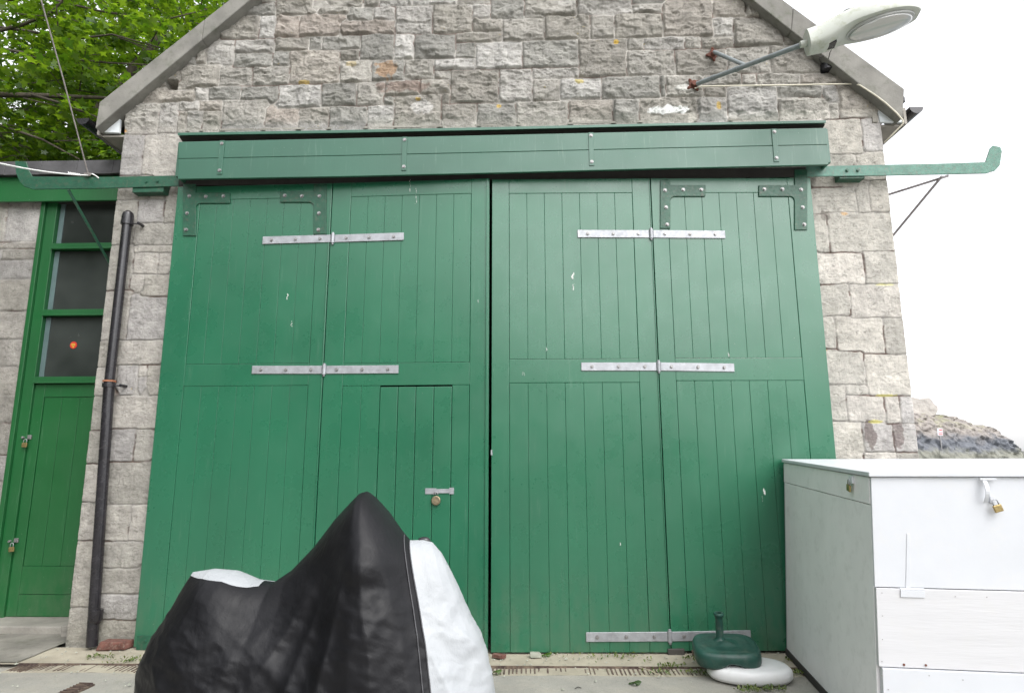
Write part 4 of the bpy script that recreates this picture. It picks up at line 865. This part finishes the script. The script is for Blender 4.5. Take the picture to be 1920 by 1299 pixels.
X = X+np.sin(np.pi*Tt)**.9*(np.where(cx_ > 0, .052, .078)*np.sign(cx_)*np.abs(cx_)**3)[None]
PHI = ph[None]+0*Tt; TT = Tt
nxv = cx_[None]*.5+0*TT; nyv = sy_[None]*1.0+0*TT
nn = np.hypot(nxv, nyv); nxv /= nn; nyv /= nn
arc = np.cumsum(np.hypot(np.diff(Bx, append=Bx[0]), np.diff(By, append=By[0])))[None]+0*TT
dxp = X-pk; dzp = Zv-rz_[10]; th = np.arctan2(dxp, -dzp+1e-3)      # angle round the peak
amp = sstep(.06, .45, TT)
f1 = np.sin(arc*15+2.5*fbm(arc*2.0, TT*1.6, 3, 3)*3)
f2 = fbm(th*3.2+3, TT*.9+4, 2, 8, True)
disp = amp*(.010*f1*sstep(.3, 1, TT)+.075*(f2-.55)*sstep(.05, .4, TT))
bar = F(712, 1043, YC); disp += (np.sin(PHI) < 0)*(.050*np.exp(-((X-bar.x)/.13)**2-(np.where(Zv > bar.z, (Zv-bar.z)/.16, (Zv-bar.z)/.085))**2)+.020*np.exp(-((X-bar.x-.03)/.14)**2-((Zv-bar.z+.20)/.2)**2))
disp += .030*sstep(.05, .3, TT)*(fbm(X*2.2+Zv*3.2, Zv*1.8-X*2.6, 3, 17, True)-.55)+.016*sstep(.1, .4, TT)*(fbm(X*3+Zv*10, Zv*3-X*5, 3, 117, True)-.55)
disp += .0025*sstep(.03, .2, TT)*(fbm(X*13+Zv*9, Zv*14-X*5+arc, 4, 19, True)-.5)
disp += .0012*(fbm(X*45, Zv*45+arc*7, 3, 21, True)-.5)
X = X+disp*nxv; Yv = Yv+disp*nyv; Zv = Zv+.25*disp
Zv[-1] = np.clip(Zv[-1], .015, .03)
# black centre panel, silver ends; seams follow the cover
front_s = F(765, 1012, YC).x
front = (np.cos(PHI) > .67)
tail_t = .085+.0*PHI
xt = X
rear = ((TX[None] < F(496, 1084, YC).x)&(row < KR)&(np.sin(PHI) < 0))|((TX[None] < F(496, 1084, YC).x)&(np.sin(PHI) >= 0))|((np.cos(PHI) < 0)&(np.sin(PHI) > -.10))
front_mask = front
cls = np.where(front_mask, 1, np.where(rear, 2, 0))
BKm = NT('black waxed nylon'); _n = BKm.rng(BKm.noise(4, 5), .3, .7); _c = BKm.mix(_n, (.0040, .0040, .0052), (.007, .007, .0088)); BKm.b.inputs['Specular IOR Level'].default_value = .27
_b = BKm.bump(BKm.noise(11, 7, .6, (1, 1, .7), .5), .30, .014); _b = BKm.bump(BKm.noise(120, 4, .6), .2, .001, _b); BKm.out(_c, BKm.rng(BKm.noise(7, 6), .3, .7, .36, .55), _b)
SVm = NT('silver nylon'); _n = SVm.rng(SVm.noise(5, 6, .6), .3, .7); _c = SVm.mix(_n, (.30, .315, .33), (.37, .385, .40)); _b = SVm.bump(SVm.noise(10, 8, .65, (1.2, 1, .6), .5), .45, .020); SVm.b.inputs['Metallic'].default_value = 0
SVm.out(_c, .52, _b)
CV = thing('motorcycle_cover', (xc, YC, 0), 'black and silver fabric cover draped over a motorcycle, peaked at the handlebars', 'motorcycle cover')
allv = np.stack([X, Yv+YC, Zv], -1)
ridv = [Vector(a) for a in allv[0]]
def cover_part(name, c, mat):
    ii = np.arange(NT_-1)[:, None]; jj = np.arange(NP)[None]; fc = cls[:-1, :]
    sel = np.argwhere(fc == c); vid = {}; vs_ = []; fs_ = []
    def gv(i, j):
        j %= NP; k = (i, j)
        if k not in vid: vid[k] = len(vs_); vs_.append(tuple(allv[i, j]))
        return vid[k]
    for i, j in sel: fs_.append((gv(i, j), gv(i+1, j), gv(i+1, j+1), gv(i, j+1)))
    m = MB(); m.v = vs_; m.f = fs_; m.m = [0]*len(fs_); return m.build(name, mat, CV, smooth=True)
cover_part('side_panel', 0, BKm.m); cover_part('front_panel', 1, SVm.m); cover_part('rear_panel', 2, SVm.m)
j0 = int(np.argmax(np.where((cls[60] == 1) & (np.sin(ph) < 0), 1, 0) * np.arange(NP) > 0)) if False else [j for j in range(NP) if ph[j] > math.pi and cls[60, j] == 1][0]
PIPE = pm('pale seam piping', (.06, .06, .065), .6)
for dj in (0, 5):
    m = MB(); m.tube([Vector(allv[i, j0-dj])+Vector((0, -.004, .001)) for i in range(6, NT_-1, 2)], .0028, 6); m.build('seam_piping', PIPE, CV)
m = MB(); p = F(795, 1013, YC+.22); m.loft([[p+Vector((r_*math.cos(a), r_*.6*math.sin(a), z)) for a in [2*math.pi*k/16 for k in range(16)]] for r_, z in ((.035, -.06), (.034, 0), (.028, .012), (.014, .018))]); m.build('mirror_tip', M['iron_black'], CV, smooth=True)

# ------------------------------------------------------------------ street lamp on the gable
LP = thing('wall_lamp', F(1300, 160), 'white street lamp on a grey pipe arm fixed to the gable', 'street lamp')
A0, A1, A2 = F(1300, 160, -.03), F(1337, 103, -.03), None
E1 = F(1513, 81, -.85); m = MB(); s0 = A0+(E1-A0)*.04
m.tube([s0, E1], .021, 14); m.tube([A0+(E1-A0)*.20-(E1-A0).normalized()*.012, A0+(E1-A0)*.20+(E1-A0).normalized()*.012], .025, 14); m.tube([A0+(E1-A0)*.42-(E1-A0).normalized()*.012, A0+(E1-A0)*.42+(E1-A0).normalized()*.012], .025, 14)
dj = (E1-A0).normalized(); m.build('arm_pipe', M['pipe_grey'], LP); sharp(COL.objects[-1])
J = A0+(E1-A0)*.50; jj = F(1413, 106, J.y); m = MB(); A1b = A1+Vector((0, -.04, 0)); m.tube([A1b, J], .018, 12); m.build('brace_pipe', M['pipe_grey'], LP); sharp(COL.objects[-1])
print('lamp J proj', J, E1)
for (P_, rot) in ((A0, .6), (A1, 0.1)):
    m = MB(); pts = []
    for k in range(32):
        a = 2*math.pi*k/32; r_ = .040+.035*max(0, math.cos(2*(a-rot)*1.0*2)/1)**1.2; pts.append(Vector((P_.x+r_*math.cos(a), -.042, P_.z+r_*math.sin(a))))
    m.prism(pts, (0, .014, 0)); m.tube([(P_.x, -.042, P_.z), (P_.x, -.075, P_.z)], .026, 12)
    for k in range(4): a = rot+k*math.pi/2; m.bolt((P_.x+.058*math.cos(a), -.042, P_.z+.058*math.sin(a)), (0, -1, 0), .008)
    m.build('wall_plate', M['rust'], LP, bevel=.003)
# head: built along its own axis from the spigot to the rounded nose
E2 = F(1722, 26, -1.02); ax = (E2-E1); HL = ax.length; print('lamp head length', HL); ax.normalize()
toc = (CAMLOC-(E1+E2)/2).normalized()
upv = Vector((0, 0, 1)); upv = (upv-ax*upv.dot(ax)).normalized(); sv = ax.cross(upv).normalized()
if sv.y > 0: sv = -sv
m = MB(); rings = []; NS = 40
ROLLV = R(0); u2_ = upv*math.cos(ROLLV)+sv*math.sin(ROLLV); s2_ = sv*math.cos(ROLLV)-upv*math.sin(ROLLV)
def lamp_w(t): return .095+.085*sstep(0, .62, t) if t < .62 else .180*math.sqrt(max(0, 1-((t-.62)/.40)**2))
def lamp_h(t): return .095+.065*sstep(0, .5, t) if t < .6 else .16*math.sqrt(max(0, 1-((t-.6)/.42)**2))
def lamp_d(t): return .070*(1-sstep(.14, .42, t))+.014
for k in range(NS+1):
    t = k/NS; t = t*.995; w_, h_, d_ = lamp_w(t), lamp_h(t), lamp_d(t)
    c = E1+ax*(t*HL); ring = []
    for q in range(28):
        a = 2*math.pi*q/28; x = math.cos(a); y = math.sin(a)
        x = math.copysign(abs(x)**.75, x); yy = (y**.8)*h_ if y > 0 else -(abs(y)**.45)*d_
        ring.append(c+s2_*(x*w_)+u2_*yy)
    rings.append(ring)
m.loft(rings); m.build('lamp_housing', M['lamp'], LP, smooth=True); sharp(COL.objects[-1], 38)
m = MB(); rings = []
for (s1, dz) in ((1.0, 0), (.99, -.014), (.93, -.018)): rings.append([E1+ax*(HL*(.655+.305*s1*math.cos(a)))+s2_*(.145*s1*math.sin(a))+u2_*(-.014+dz) for a in [2*math.pi*q/40 for q in range(40)]])
m.loft(rings); m.build('bowl_rim', M['lamp_grey'], LP)
gm = NT('lamp bowl glass'); gm.b.inputs['Base Color'].default_value = (.55, .55, .54, 1); gm.b.inputs['Roughness'].default_value = .12; gm.b.inputs['Metallic'].default_value = .35
m = MB(); rings = []
for (s1, dz) in ((.92, -.030), (.86, -.036), (.7, -.043), (.45, -.048), (.15, -.050)): rings.append([E1+ax*(HL*(.655+.305*s1*math.cos(a)))+s2_*(.145*s1*math.sin(a))+u2_*(-.004+dz) for a in [2*math.pi*q/40 for q in range(40)]])
m.loft(rings); m.build('lamp_bowl', gm.m, LP, smooth=True)
m = MB(); c = E1+ax*(HL*.12)-u2_*.068; MX = Matrix(((ax.x, s2_.x, u2_.x, c.x), (ax.y, s2_.y, u2_.y, c.y), (ax.z, s2_.z, u2_.z, c.z), (0, 0, 0, 1)))
m.box(-.05, .10, -.045, .045, -.012, .006, MX); m.build('latch_plate', M['iron_black'], LP, bevel=.003)
m = MB(); m.tube([E1-ax*.05, E1+ax*.03], .027, 14); m.build('spigot', M['lamp'], LP)
c = E1+ax*(HL*.42)+u2_*.125; m = MB(); m.tube([c, c+u2_*.05], .04, 16); m.build('photocell', M['iron_black'], LP, smooth=False)
m = MB(); m.tube([F(1548, 125, -.0), F(1540, 108, -.06), F(1527, 97, -.5), F(1500, 84, -.80), F(1470, 97, -.70)], .004, 6); m.tube([F(1550, 125, 0), F(1556, 100, -.2), F(1566, 78, -.7), F(1564, 72, -.8)], .004, 6)
m.tube([F(1541, 125, 0), F(1536, 110, -.1), F(1542, 104, -.12), F(1549, 108, -.1), F(1551, 120, 0)], .006, 6); m.build('feed_wires', M['wire'], LP)
p = F(1549, 128, .0); m = MB(); m.tube([p+Vector((0, -.025, -.045)), p+Vector((0, -.025, .03)), p+Vector((0, -.025, .065))], [.058, .058, .03], 14); m.build('junction_gland', M['iron_black'], LP, bevel=.003)

# ------------------------------------------------------------------ cables and lines
pts = [(1303, 166), (1312, 163), (1323, 162), (1400, 161), (1500, 159.5), (1602, 157.5), (1612, 160), (1640, 178), (1660, 193), (1681, 212), (1693, 226), (1693, 232), (1688, 238), (1672, 254), (1658, 268)]
yy_ = [-.05, -.04, -.045, -.05, -.045, -.06, -.13, -.135, -.14, -.145, -.15, -.15, -.13, -.10, -.04]
m = MB(); m.tube([F(x, y, q) for (x, y), q in zip(pts, yy_)], .007, 8); props(m.build('cable', M['cream'], None, smooth=True), 'cream cable clipped along the gable stones from the lamp to the right eave', 'cable')
def sag(a, b_, s_, n=24): return [a.lerp(b_, k/n)+Vector((0, 0, -s_*4*(k/n)*(1-k/n))) for k in range(n+1)]
kn = F(166, 329, -.12)
m = MB(); a = F(-60, 292, -1.6); m.tube(sag(a, kn, .03), .0065, 8); m.tube([kn, kn+Vector((.04, -.01, .01)), kn+Vector((.075, 0, -.01)), kn+Vector((.10, 0, -.03))], .005, 8)
for k in range(6): q = a.lerp(kn, .80+.022*k)+Vector((0, 0, -.012)); m.tube([q+Vector((-.008, -.008, .010)), q+Vector((.008, -.010, -.010))], .005, 6)
props(m.build('rope', M['rope'], None, smooth=True), 'thin white rope tied round the left end of the track rail', 'rope')
m = MB(); m.tube([F(60, -60, -.9), kn.lerp(F(60, -60, -.9), .5)+Vector((.012, 0, -.01)), kn], .006, 8)
for k in range(5): m.tube([kn+Vector((-.035+.014*k, -.012, -.012)), kn+Vector((-.028+.014*k, -.014, .018))], .006, 6)
props(m.build('stay_wire', pm('twisted wire', (.20, .18, .17), .6, .4, 60), None), 'dark twisted wire rising steeply from the left rail end past the tree', 'wire')

rg_ = random.Random(77); m = MB()
for k in range(700):
    if rg_.random() < .75: x = rg_.uniform(XL, XR); y = rg_.gauss(-.28, .16)
    else: x = rg_.uniform(XL, XR); y = rg_.uniform(-1.2, -.6)
    s1 = rg_.uniform(.003, .011)*(1.6 if rg_.random() < .06 else 1); z = .004; a = rg_.uniform(0, 3); q = [Vector((x+s1*math.cos(a+t)*rg_.uniform(.6, 1.2), min(y, -.06)+s1*math.sin(a+t)*rg_.uniform(.6, 1.2), z)) for t in (0, 1.5, 3.1, 4.7)]
    m.add(q+[Vector((x, min(y, -.06), z+s1*.8))], [(0, 1, 4), (1, 2, 4), (2, 3, 4), (3, 0, 4), (3, 2, 1, 0)])
props(m.build('grit', M['stonechip'], None), 'fine grit and stone crumbs scattered along the foot of the doors', 'grit', kind='stuff')
# ------------------------------------------------------------------ trees beyond the lean-to
TPL = []
for k in range(10):                                     # five lobed leaf outline
    a = math.pi/2+2*math.pi*k/10; r_ = (1.0 if k % 2 == 0 else .50)*(.62 if k == 5 else 1); TPL.append((r_*math.cos(a)*.55, r_*math.sin(a)*.5+.5))
TPL = np.array(TPL)
def leaf_mesh(name, centers, normals, size, mat, parent, seed=0):
    rg = np.random.default_rng(seed); n = len(centers); nrm = normals/np.linalg.norm(normals, axis=1, keepdims=True)
    r_ = rg.normal(size=(n, 3)); r_[:, 2] -= .5; ta = r_-nrm*(r_*nrm).sum(1, keepdims=True); ta /= np.linalg.norm(ta, axis=1, keepdims=True); tb = np.cross(nrm, ta)
    sz = size*rg.uniform(.6, 1.25, n)
    fold = np.abs(TPL[:, 0])*.35-.10*TPL[:, 1]**2
    V = centers[:, None]+sz[:, None, None]*(tb[:, None]*TPL[None, :, :1]+ta[:, None]*TPL[None, :, 1:2]-nrm[:, None]*fold[None, :, None])
    k = len(TPL); V = V.reshape(-1, 3); F_ = np.arange(n*k, dtype=np.int32)
    me = bpy.data.meshes.new(name); me.vertices.add(n*k); me.vertices.foreach_set('co', V.astype(np.float32).ravel()); me.loops.add(n*k); me.loops.foreach_set('vertex_index', F_)
    me.polygons.add(n); me.polygons.foreach_set('loop_start', np.arange(0, n*k, k, dtype=np.int32)); me.update(calc_edges=True)
    at_ = me.attributes.new('lv', 'FLOAT', 'POINT'); at_.data.foreach_set('value', np.repeat(rg.beta(1.6, 1.8, n), k).astype(np.float32)); me.materials.append(mat)
    o = bpy.data.objects.new(name, me); COL.objects.link(o); o.parent = parent; o.location = -wloc(parent); return o
def tree(loc, ctr, rad, nspray, size, mat, label, seed, trunk_r=.2, limbs=None, per=26, keepf=None):
    rg = np.random.default_rng(seed); rr = random.Random(seed)
    T_ = thing('tree', loc, label, 'tree', 'trees on the bank behind the lean-to')
    base = Vector(loc); c = Vector(ctr); m = MB(); top = c+Vector((0, 0, rad[2]*.5))
    tp = [base.lerp(top, k/6)+Vector((rr.gauss(0, .12), rr.gauss(0, .12), 0))*(k > 0) for k in range(7)]
    m.tube(tp, [trunk_r*(1-.12*k) for k in range(7)], 12); m.build('trunk', M['bark'], T_, smooth=True)
    # sprays of leaves on twigs
    cen = []; nor = []; tw = MB()
    cnt = 0
    while cnt < nspray:
        d = rg.normal(size=3); d /= np.linalg.norm(d); r_ = rg.uniform(.25, 1)**.5
        p = np.array(ctr)+d*np.array(rad)*r_
        g = fbm(np.array([p[0]*.8+p[1]*.5]), np.array([p[2]*1.1+seed]), 3, seed)[0]
        if g < .38: continue
        if keepf and not keepf(p): continue
        cnt += 1
        out = np.array([p[0]-base.x, p[1]-base.y, 0]); out = out/(np.linalg.norm(out)+1e-6)*.8+rg.normal(size=3)*np.array([.5, .5, .18]); out[2] -= .12; out /= np.linalg.norm(out); L = rg.uniform(.5, 1.1)
        pl = rg.normal(size=3)*.28+np.array([0, 0, 1.]); sd_ = np.cross(out, pl); sd_ /= np.linalg.norm(sd_)
        n = per; s_ = rg.uniform(0, 1, n); lat = rg.normal(size=n)*.16*(1.1-s_*.5)*(1 if L > .5 else .6)
        q = p[None]+out[None]*(s_*L)[:, None]+sd_[None]*lat[:, None]+np.stack([np.zeros(n), np.zeros(n), -np.abs(lat)*.35-.10*s_**2+rg.normal(size=n)*.03], 1)
        cen.append(q); nn_ = pl[None]/np.linalg.norm(pl)+rg.normal(size=(n, 3))*.42; nor.append(nn_)
        if cnt % 2 == 0: tw.tube([Vector(p-out*.35), Vector(p+out*L*.5)+Vector((0, 0, .02)), Vector(p+out*L)+Vector((0, 0, -.08))], [.010, .007, .003], 4, cap=False)
    tw.build('twigs', M['bark'], T_)
    if limbs:
        for lm in limbs:
            mm = MB(); k = len(lm[0]); mm.tube(lm[0], [lm[1]*(1-.75*i/(k-1)) for i in range(k)], 8); mm.build('limb', M['bark'], T_, smooth=True)
    else:
        for k in range(7):
            a = rr.uniform(0, 6.28); s0 = tp[rr.randint(2, 5)]; e = c+Vector((rad[0]*.8*math.cos(a), rad[1]*.8*math.sin(a), rad[2]*rr.uniform(-.3, .5))); md = s0.lerp(e, .5)+Vector((0, 0, rr.uniform(-.1, .5)))
            mm = MB(); mm.tube([s0, md, e], [.08, .05, .015], 8); mm.build('limb', M['bark'], T_, smooth=True)
    leaf_mesh('crown', np.concatenate(cen), np.concatenate(nor), size, mat, T_, seed); return T_
def bl(pts, Y0, Y1):                                    # a limb through these places, from the trunk side outward
    n = len(pts); return [F(x, y, Y0+(Y1-Y0)*i/(n-1)) for i, (x, y) in enumerate(pts)]
lim = [(bl([(-420, 120), (-200, 160), (0, 178), (100, 180), (195, 184), (260, 190)], 3.1, 2.8), .062), (bl([(-420, 60), (-150, 80), (0, 92), (100, 108), (200, 118), (285, 122)], 3.1, 3.0), .036),
       (bl([(-420, 200), (-100, 215), (0, 235), (80, 262), (150, 300)], 3.1, 2.7), .034), (bl([(-300, 80), (-50, 70), (40, 48), (95, 25), (115, 5), (130, -30)], 3.2, 2.8), .036),
       (bl([(-300, 10), (60, 60), (130, 75), (210, 65), (300, 90), (330, 110)], 3.4, 3.2), .026), (bl([(60, 178), (120, 195), (170, 215), (190, 225)], 2.9, 2.8), .022), (bl([(-100, 30), (60, -10), (180, 20), (300, 40), (400, 15)], 3.4, 3.6), .028)]
tb = F(-430, 150, 4.7); 
nogab = lambda p: not (p[0] > -2.9)
tree((tb.x, 4.7, 0), (-6.6, 4.7, 7.7), (3.6, 2.4, 2.9), 820, .145, M['leaf'], 'fresh green leafy tree with long level branches reaching over the lean-to', 3, .24, lim, 26, nogab)
tree((-8.2, 9.2, 1.5), (-7.8, 9.0, 10.4), (4.4, 2.6, 4.0), 800, .15, M['leaf'], 'bright green tree behind the nearest one, higher up the bank', 5, .22, None, 26, lambda p: p[0] < -3.6)
tree((-8.2, 14.5, 2.0), (-8.0, 14, 12.0), (3.6, 2.4, 4.6), 380, .17, M['leaf'], 'pale green tree top showing sky gaps beside the left gable slope', 8, .2, None, 26)
tree((-11.5, 7.5, 2.0), (-10.6, 7.5, 7.0), (3.2, 2.6, 4.2), 480, .15, M['leaf_dark'], 'darker green tree at the far left edge behind the lean-to roof', 9, .25, None, 26)
tree((-9.5, -3.5, 0.6), (-9.0, -2.8, 5.2), (3.1, 3.2, 3.6), 460, .16, M['leaf_dark'], 'dark green tree standing to the left of the forecourt, outside the view', 12, .25, None, 26)
# wooded bank
m = MB(); nx, ny = 70, 70; g = []
for j in range(ny+1):
    for i in range(nx+1):
        x = -34+28.6*i/nx; y = 2.6+30*j/ny; k = max(0, min(1, (-5.2-x)/9)); z = -.3+10*k**1.05+ .10*(y-2.6)*min(1, k*4)+.7*mnoise.noise(Vector((x*.35, y*.35, 0)))*k+.25*mnoise.noise(Vector((x*1.7, y*1.7, 4)))*k; g.append((x, y, z))
m.add(g, [(j*(nx+1)+i, j*(nx+1)+i+1, (j+1)*(nx+1)+i+1, (j+1)*(nx+1)+i) for j in range(ny) for i in range(nx)])
props(m.build('hillside', pm('undergrowth soil', (.035, .045, .02), .95, .4, 3, .9, 14, .05), None, smooth=True), kind='structure')
# undergrowth on the bank
rg = np.random.default_rng(31); n = 9000; xs = rg.uniform(-14, -4.9, n); ys = rg.uniform(2.7, 9, n); k = np.clip((-5.2-xs)/9, 0, 1); zs = -.2+10*k**1.05+.1*(ys-2.6)*np.minimum(1, k*4)+rg.uniform(0, 1.6, n)*(.3+.7*fbm(xs*.8, ys*.8, 3, 4))
o = leaf_mesh('undergrowth', np.stack([xs, ys, zs], 1), rg.normal(size=(n, 3))+np.array([0, -.4, .8]), .15, M['leaf_dark'], BH_, 31); o.parent = None; o.location = (0, 0, 0); props(o, 'dark green ivy and undergrowth covering the bank', 'undergrowth', kind='stuff')
# ------------------------------------------------------------------ sea and headland
s = NT('grey sea'); s.b.inputs['Base Color'].default_value = (.10, .13, .14, 1); s.out(None, .22, s.bump(s.noise(.35, 6, .6, (1, 2.2, 1)), .5, .25))
m = MB(); m.add([(-3000, -3000, -3.2), (3000, -3000, -3.2), (3000, 4500, -3.2), (-3000, 4500, -3.2)], [(0, 1, 2, 3)]); props(m.build('sea', s.m, None), kind='structure')
YH = 78.0
prof = [(1600, 755), (1680, 768), (1716, 773), (1735, 775), (1750, 775), (1762, 777), (1775, 778), (1800, 789), (1818, 793), (1832, 794), (1850, 803), (1858, 815), (1866, 824), (1873, 833), (1880, 831), (1888, 835), (1900, 842), (1908, 850), (1915, 858), (1920, 868), (1926, 890)]
pw = [F(x, y, YH) for x, y in prof]; hxs = np.array([p.x for p in pw]); hzs = np.array([p.z for p in pw])
nx, ny = 260, 120; Xh = np.linspace(hxs[0], hxs[-1], nx); th = np.linspace(-1, 1, ny)
XX, TT2 = np.meshgrid(Xh, th); top = np.interp(XX, hxs, hzs)+3.2; wdt = 2.0+top*.85
ZZ = -3.4+top*np.clip(1-np.abs(TT2)**1.7, 0, 1); YY = YH+TT2*wdt
rg1 = fbm(XX*.55+YY*.2, ZZ*.9-XX*.25, 5, 3, True); r2 = fbm(XX*1.9, ZZ*2.6+XX*.6, 4, 5, True)
YY = YY-(rg1-.5)*2.6*(1-np.abs(TT2)*.3)-(r2-.5)*.5; ZZ = ZZ+(r2-.5)*.12*np.clip(1-np.abs(TT2)*.0, 0, 1)*(np.abs(TT2) > .06)
m = MB(); m.v = [tuple(q) for q in np.stack([XX, YY, ZZ], -1).reshape(-1, 3)]; m.f = [(j*nx+i, j*nx+i+1, (j+1)*nx+i+1, (j+1)*nx+i) for j in range(ny-1) for i in range(nx-1)]; m.m = [0]*len(m.f)
s = NT('headland rock'); geo = s.n('ShaderNodeNewGeometry'); sp_ = s.n('ShaderNodeSeparateXYZ'); s.l(geo.outputs['Position'], sp_.inputs[0])
zn = s.math('ADD', sp_.outputs['Z'], s.rng(s.noise(.5, 5, .65), 0, 1, -1.6, 1.6))
c = s.mix(s.rng(s.noise(.9, 6, .7), .35, .65), (.27, .245, .225), (.40, .36, .33)); c = s.mix(s.rng(zn, 3.3, 4.6, 1, 0), c, (.16, .17, .19));  # rock colours paled and greyed to paint in the haze
gg = s.math('MULTIPLY', s.rng(s.noise(.45, 6, .7), .50, .62), s.rng(zn, 4.4, 7)); c = s.mix(gg, c, (.33, .33, .20))
c = s.mix(s.rng(zn, 1.9, 2.7, 1, 0), c, (.25, .25, .21)); s.out(c, .95, s.bump(s.noise(1.2, 8, .7), 1, .5))
props(m.build('headland', s.m, None, smooth=True), kind='structure')
# ruined stump on the crest
M['ruin'] = pm('pale ruin stone', (.40, .37, .34), .95, .25, 1, .9, 2, .2)
rp = [F(x, y, YH) for x, y in [(1700, 745), (1718, 749), (1727, 747), (1733, 746), (1738, 750), (1743, 757), (1750, 763), (1750, 770), (1746, 779), (1738, 782), (1700, 784)]]
m = MB(); m.prism([p+Vector((0, -1.0, 0)) for p in rp], (0, 1.6, 0)); props(m.build('ruined_wall', M['ruin'], None, bevel=.12), 'pale ruined stone wall on the crest of the far headland', 'ruin')
# warning sign on the headland
a, b_ = F(1757, 803, YH-7.5), F(1768.5, 816.5, YH-7.5)
SG = thing('warning_sign', ((a.x+b_.x)/2, YH-7.5, b_.z-1), 'small white and red warning sign on the far headland rocks', 'sign')
m = MB(); m.box(a.x, b_.x, YH-7.5, YH-7.45, b_.z, a.z); m.build('sign_board', M['white'], SG)
rm = pm('red sign paint', (.55, .10, .10), .6); m = MB(); w_ = b_.x-a.x; h_ = a.z-b_.z
m.box(a.x+w_*.35, a.x+w_*.9, YH-7.515, YH-7.502, a.z-h_*.30, a.z-h_*.12); m.box(a.x+w_*.15, a.x+w_*.9, YH-7.515, YH-7.502, a.z-h_*.62, a.z-h_*.52); m.box(a.x+w_*.15, a.x+w_*.9, YH-7.515, YH-7.502, a.z-h_*.88, a.z-h_*.76); m.build('sign_print', rm, SG)
m = MB(); m.box(a.x+w_*.45, a.x+w_*.55, YH-7.44, YH-7.3, b_.z-3, b_.z+.2); m.build('post', M['bolt'], SG)

# wooded cliff added unseen behind the viewer to shape the door reflections
cp = [(-15, 4, 17), (-17, -4, 18), (-17, -14, 18), (-14, -24, 17), (-8, -32, 15), (0, -38, 11), (10, -42, 9.5), (22, -44, 9), (36, -40, 7), (48, -30, 3)]
m = MB(); nx, ny = 160, 26; g = []
for j in range(ny+1):
    for i in range(nx+1):
        t = i/nx*(len(cp)-1); k = min(int(t), len(cp)-2); f = t-k; x, y, h = [cp[k][q]*(1-f)+cp[k+1][q]*f for q in range(3)]
        o_ = Vector((x, y+8, 0)).normalized(); v = j/ny; q = Vector((x, y, 0))+o_*(v**1.6*9+(mnoise.noise(Vector((x*.25, y*.25, v*4)))*2.2))
        g.append((q.x, q.y, -3.4+v*(h+3.4)*(1+.12*mnoise.noise(Vector((x*.18, y*.18, 9)))))+() if False else (q.x, q.y, -3.4+v*(h+3.4)*(1+.15*mnoise.noise(Vector((x*.18, y*.18, 9))))))
m.add(g, [(j*(nx+1)+i, j*(nx+1)+i+1, (j+1)*(nx+1)+i+1, (j+1)*(nx+1)+i) for j in range(ny) for i in range(nx)])
props(m.build('shade_cliff', pm('wooded cliff', (.045, .055, .03), .95, .5, .8, 1, 3, .4), None, smooth=True), kind='structure')
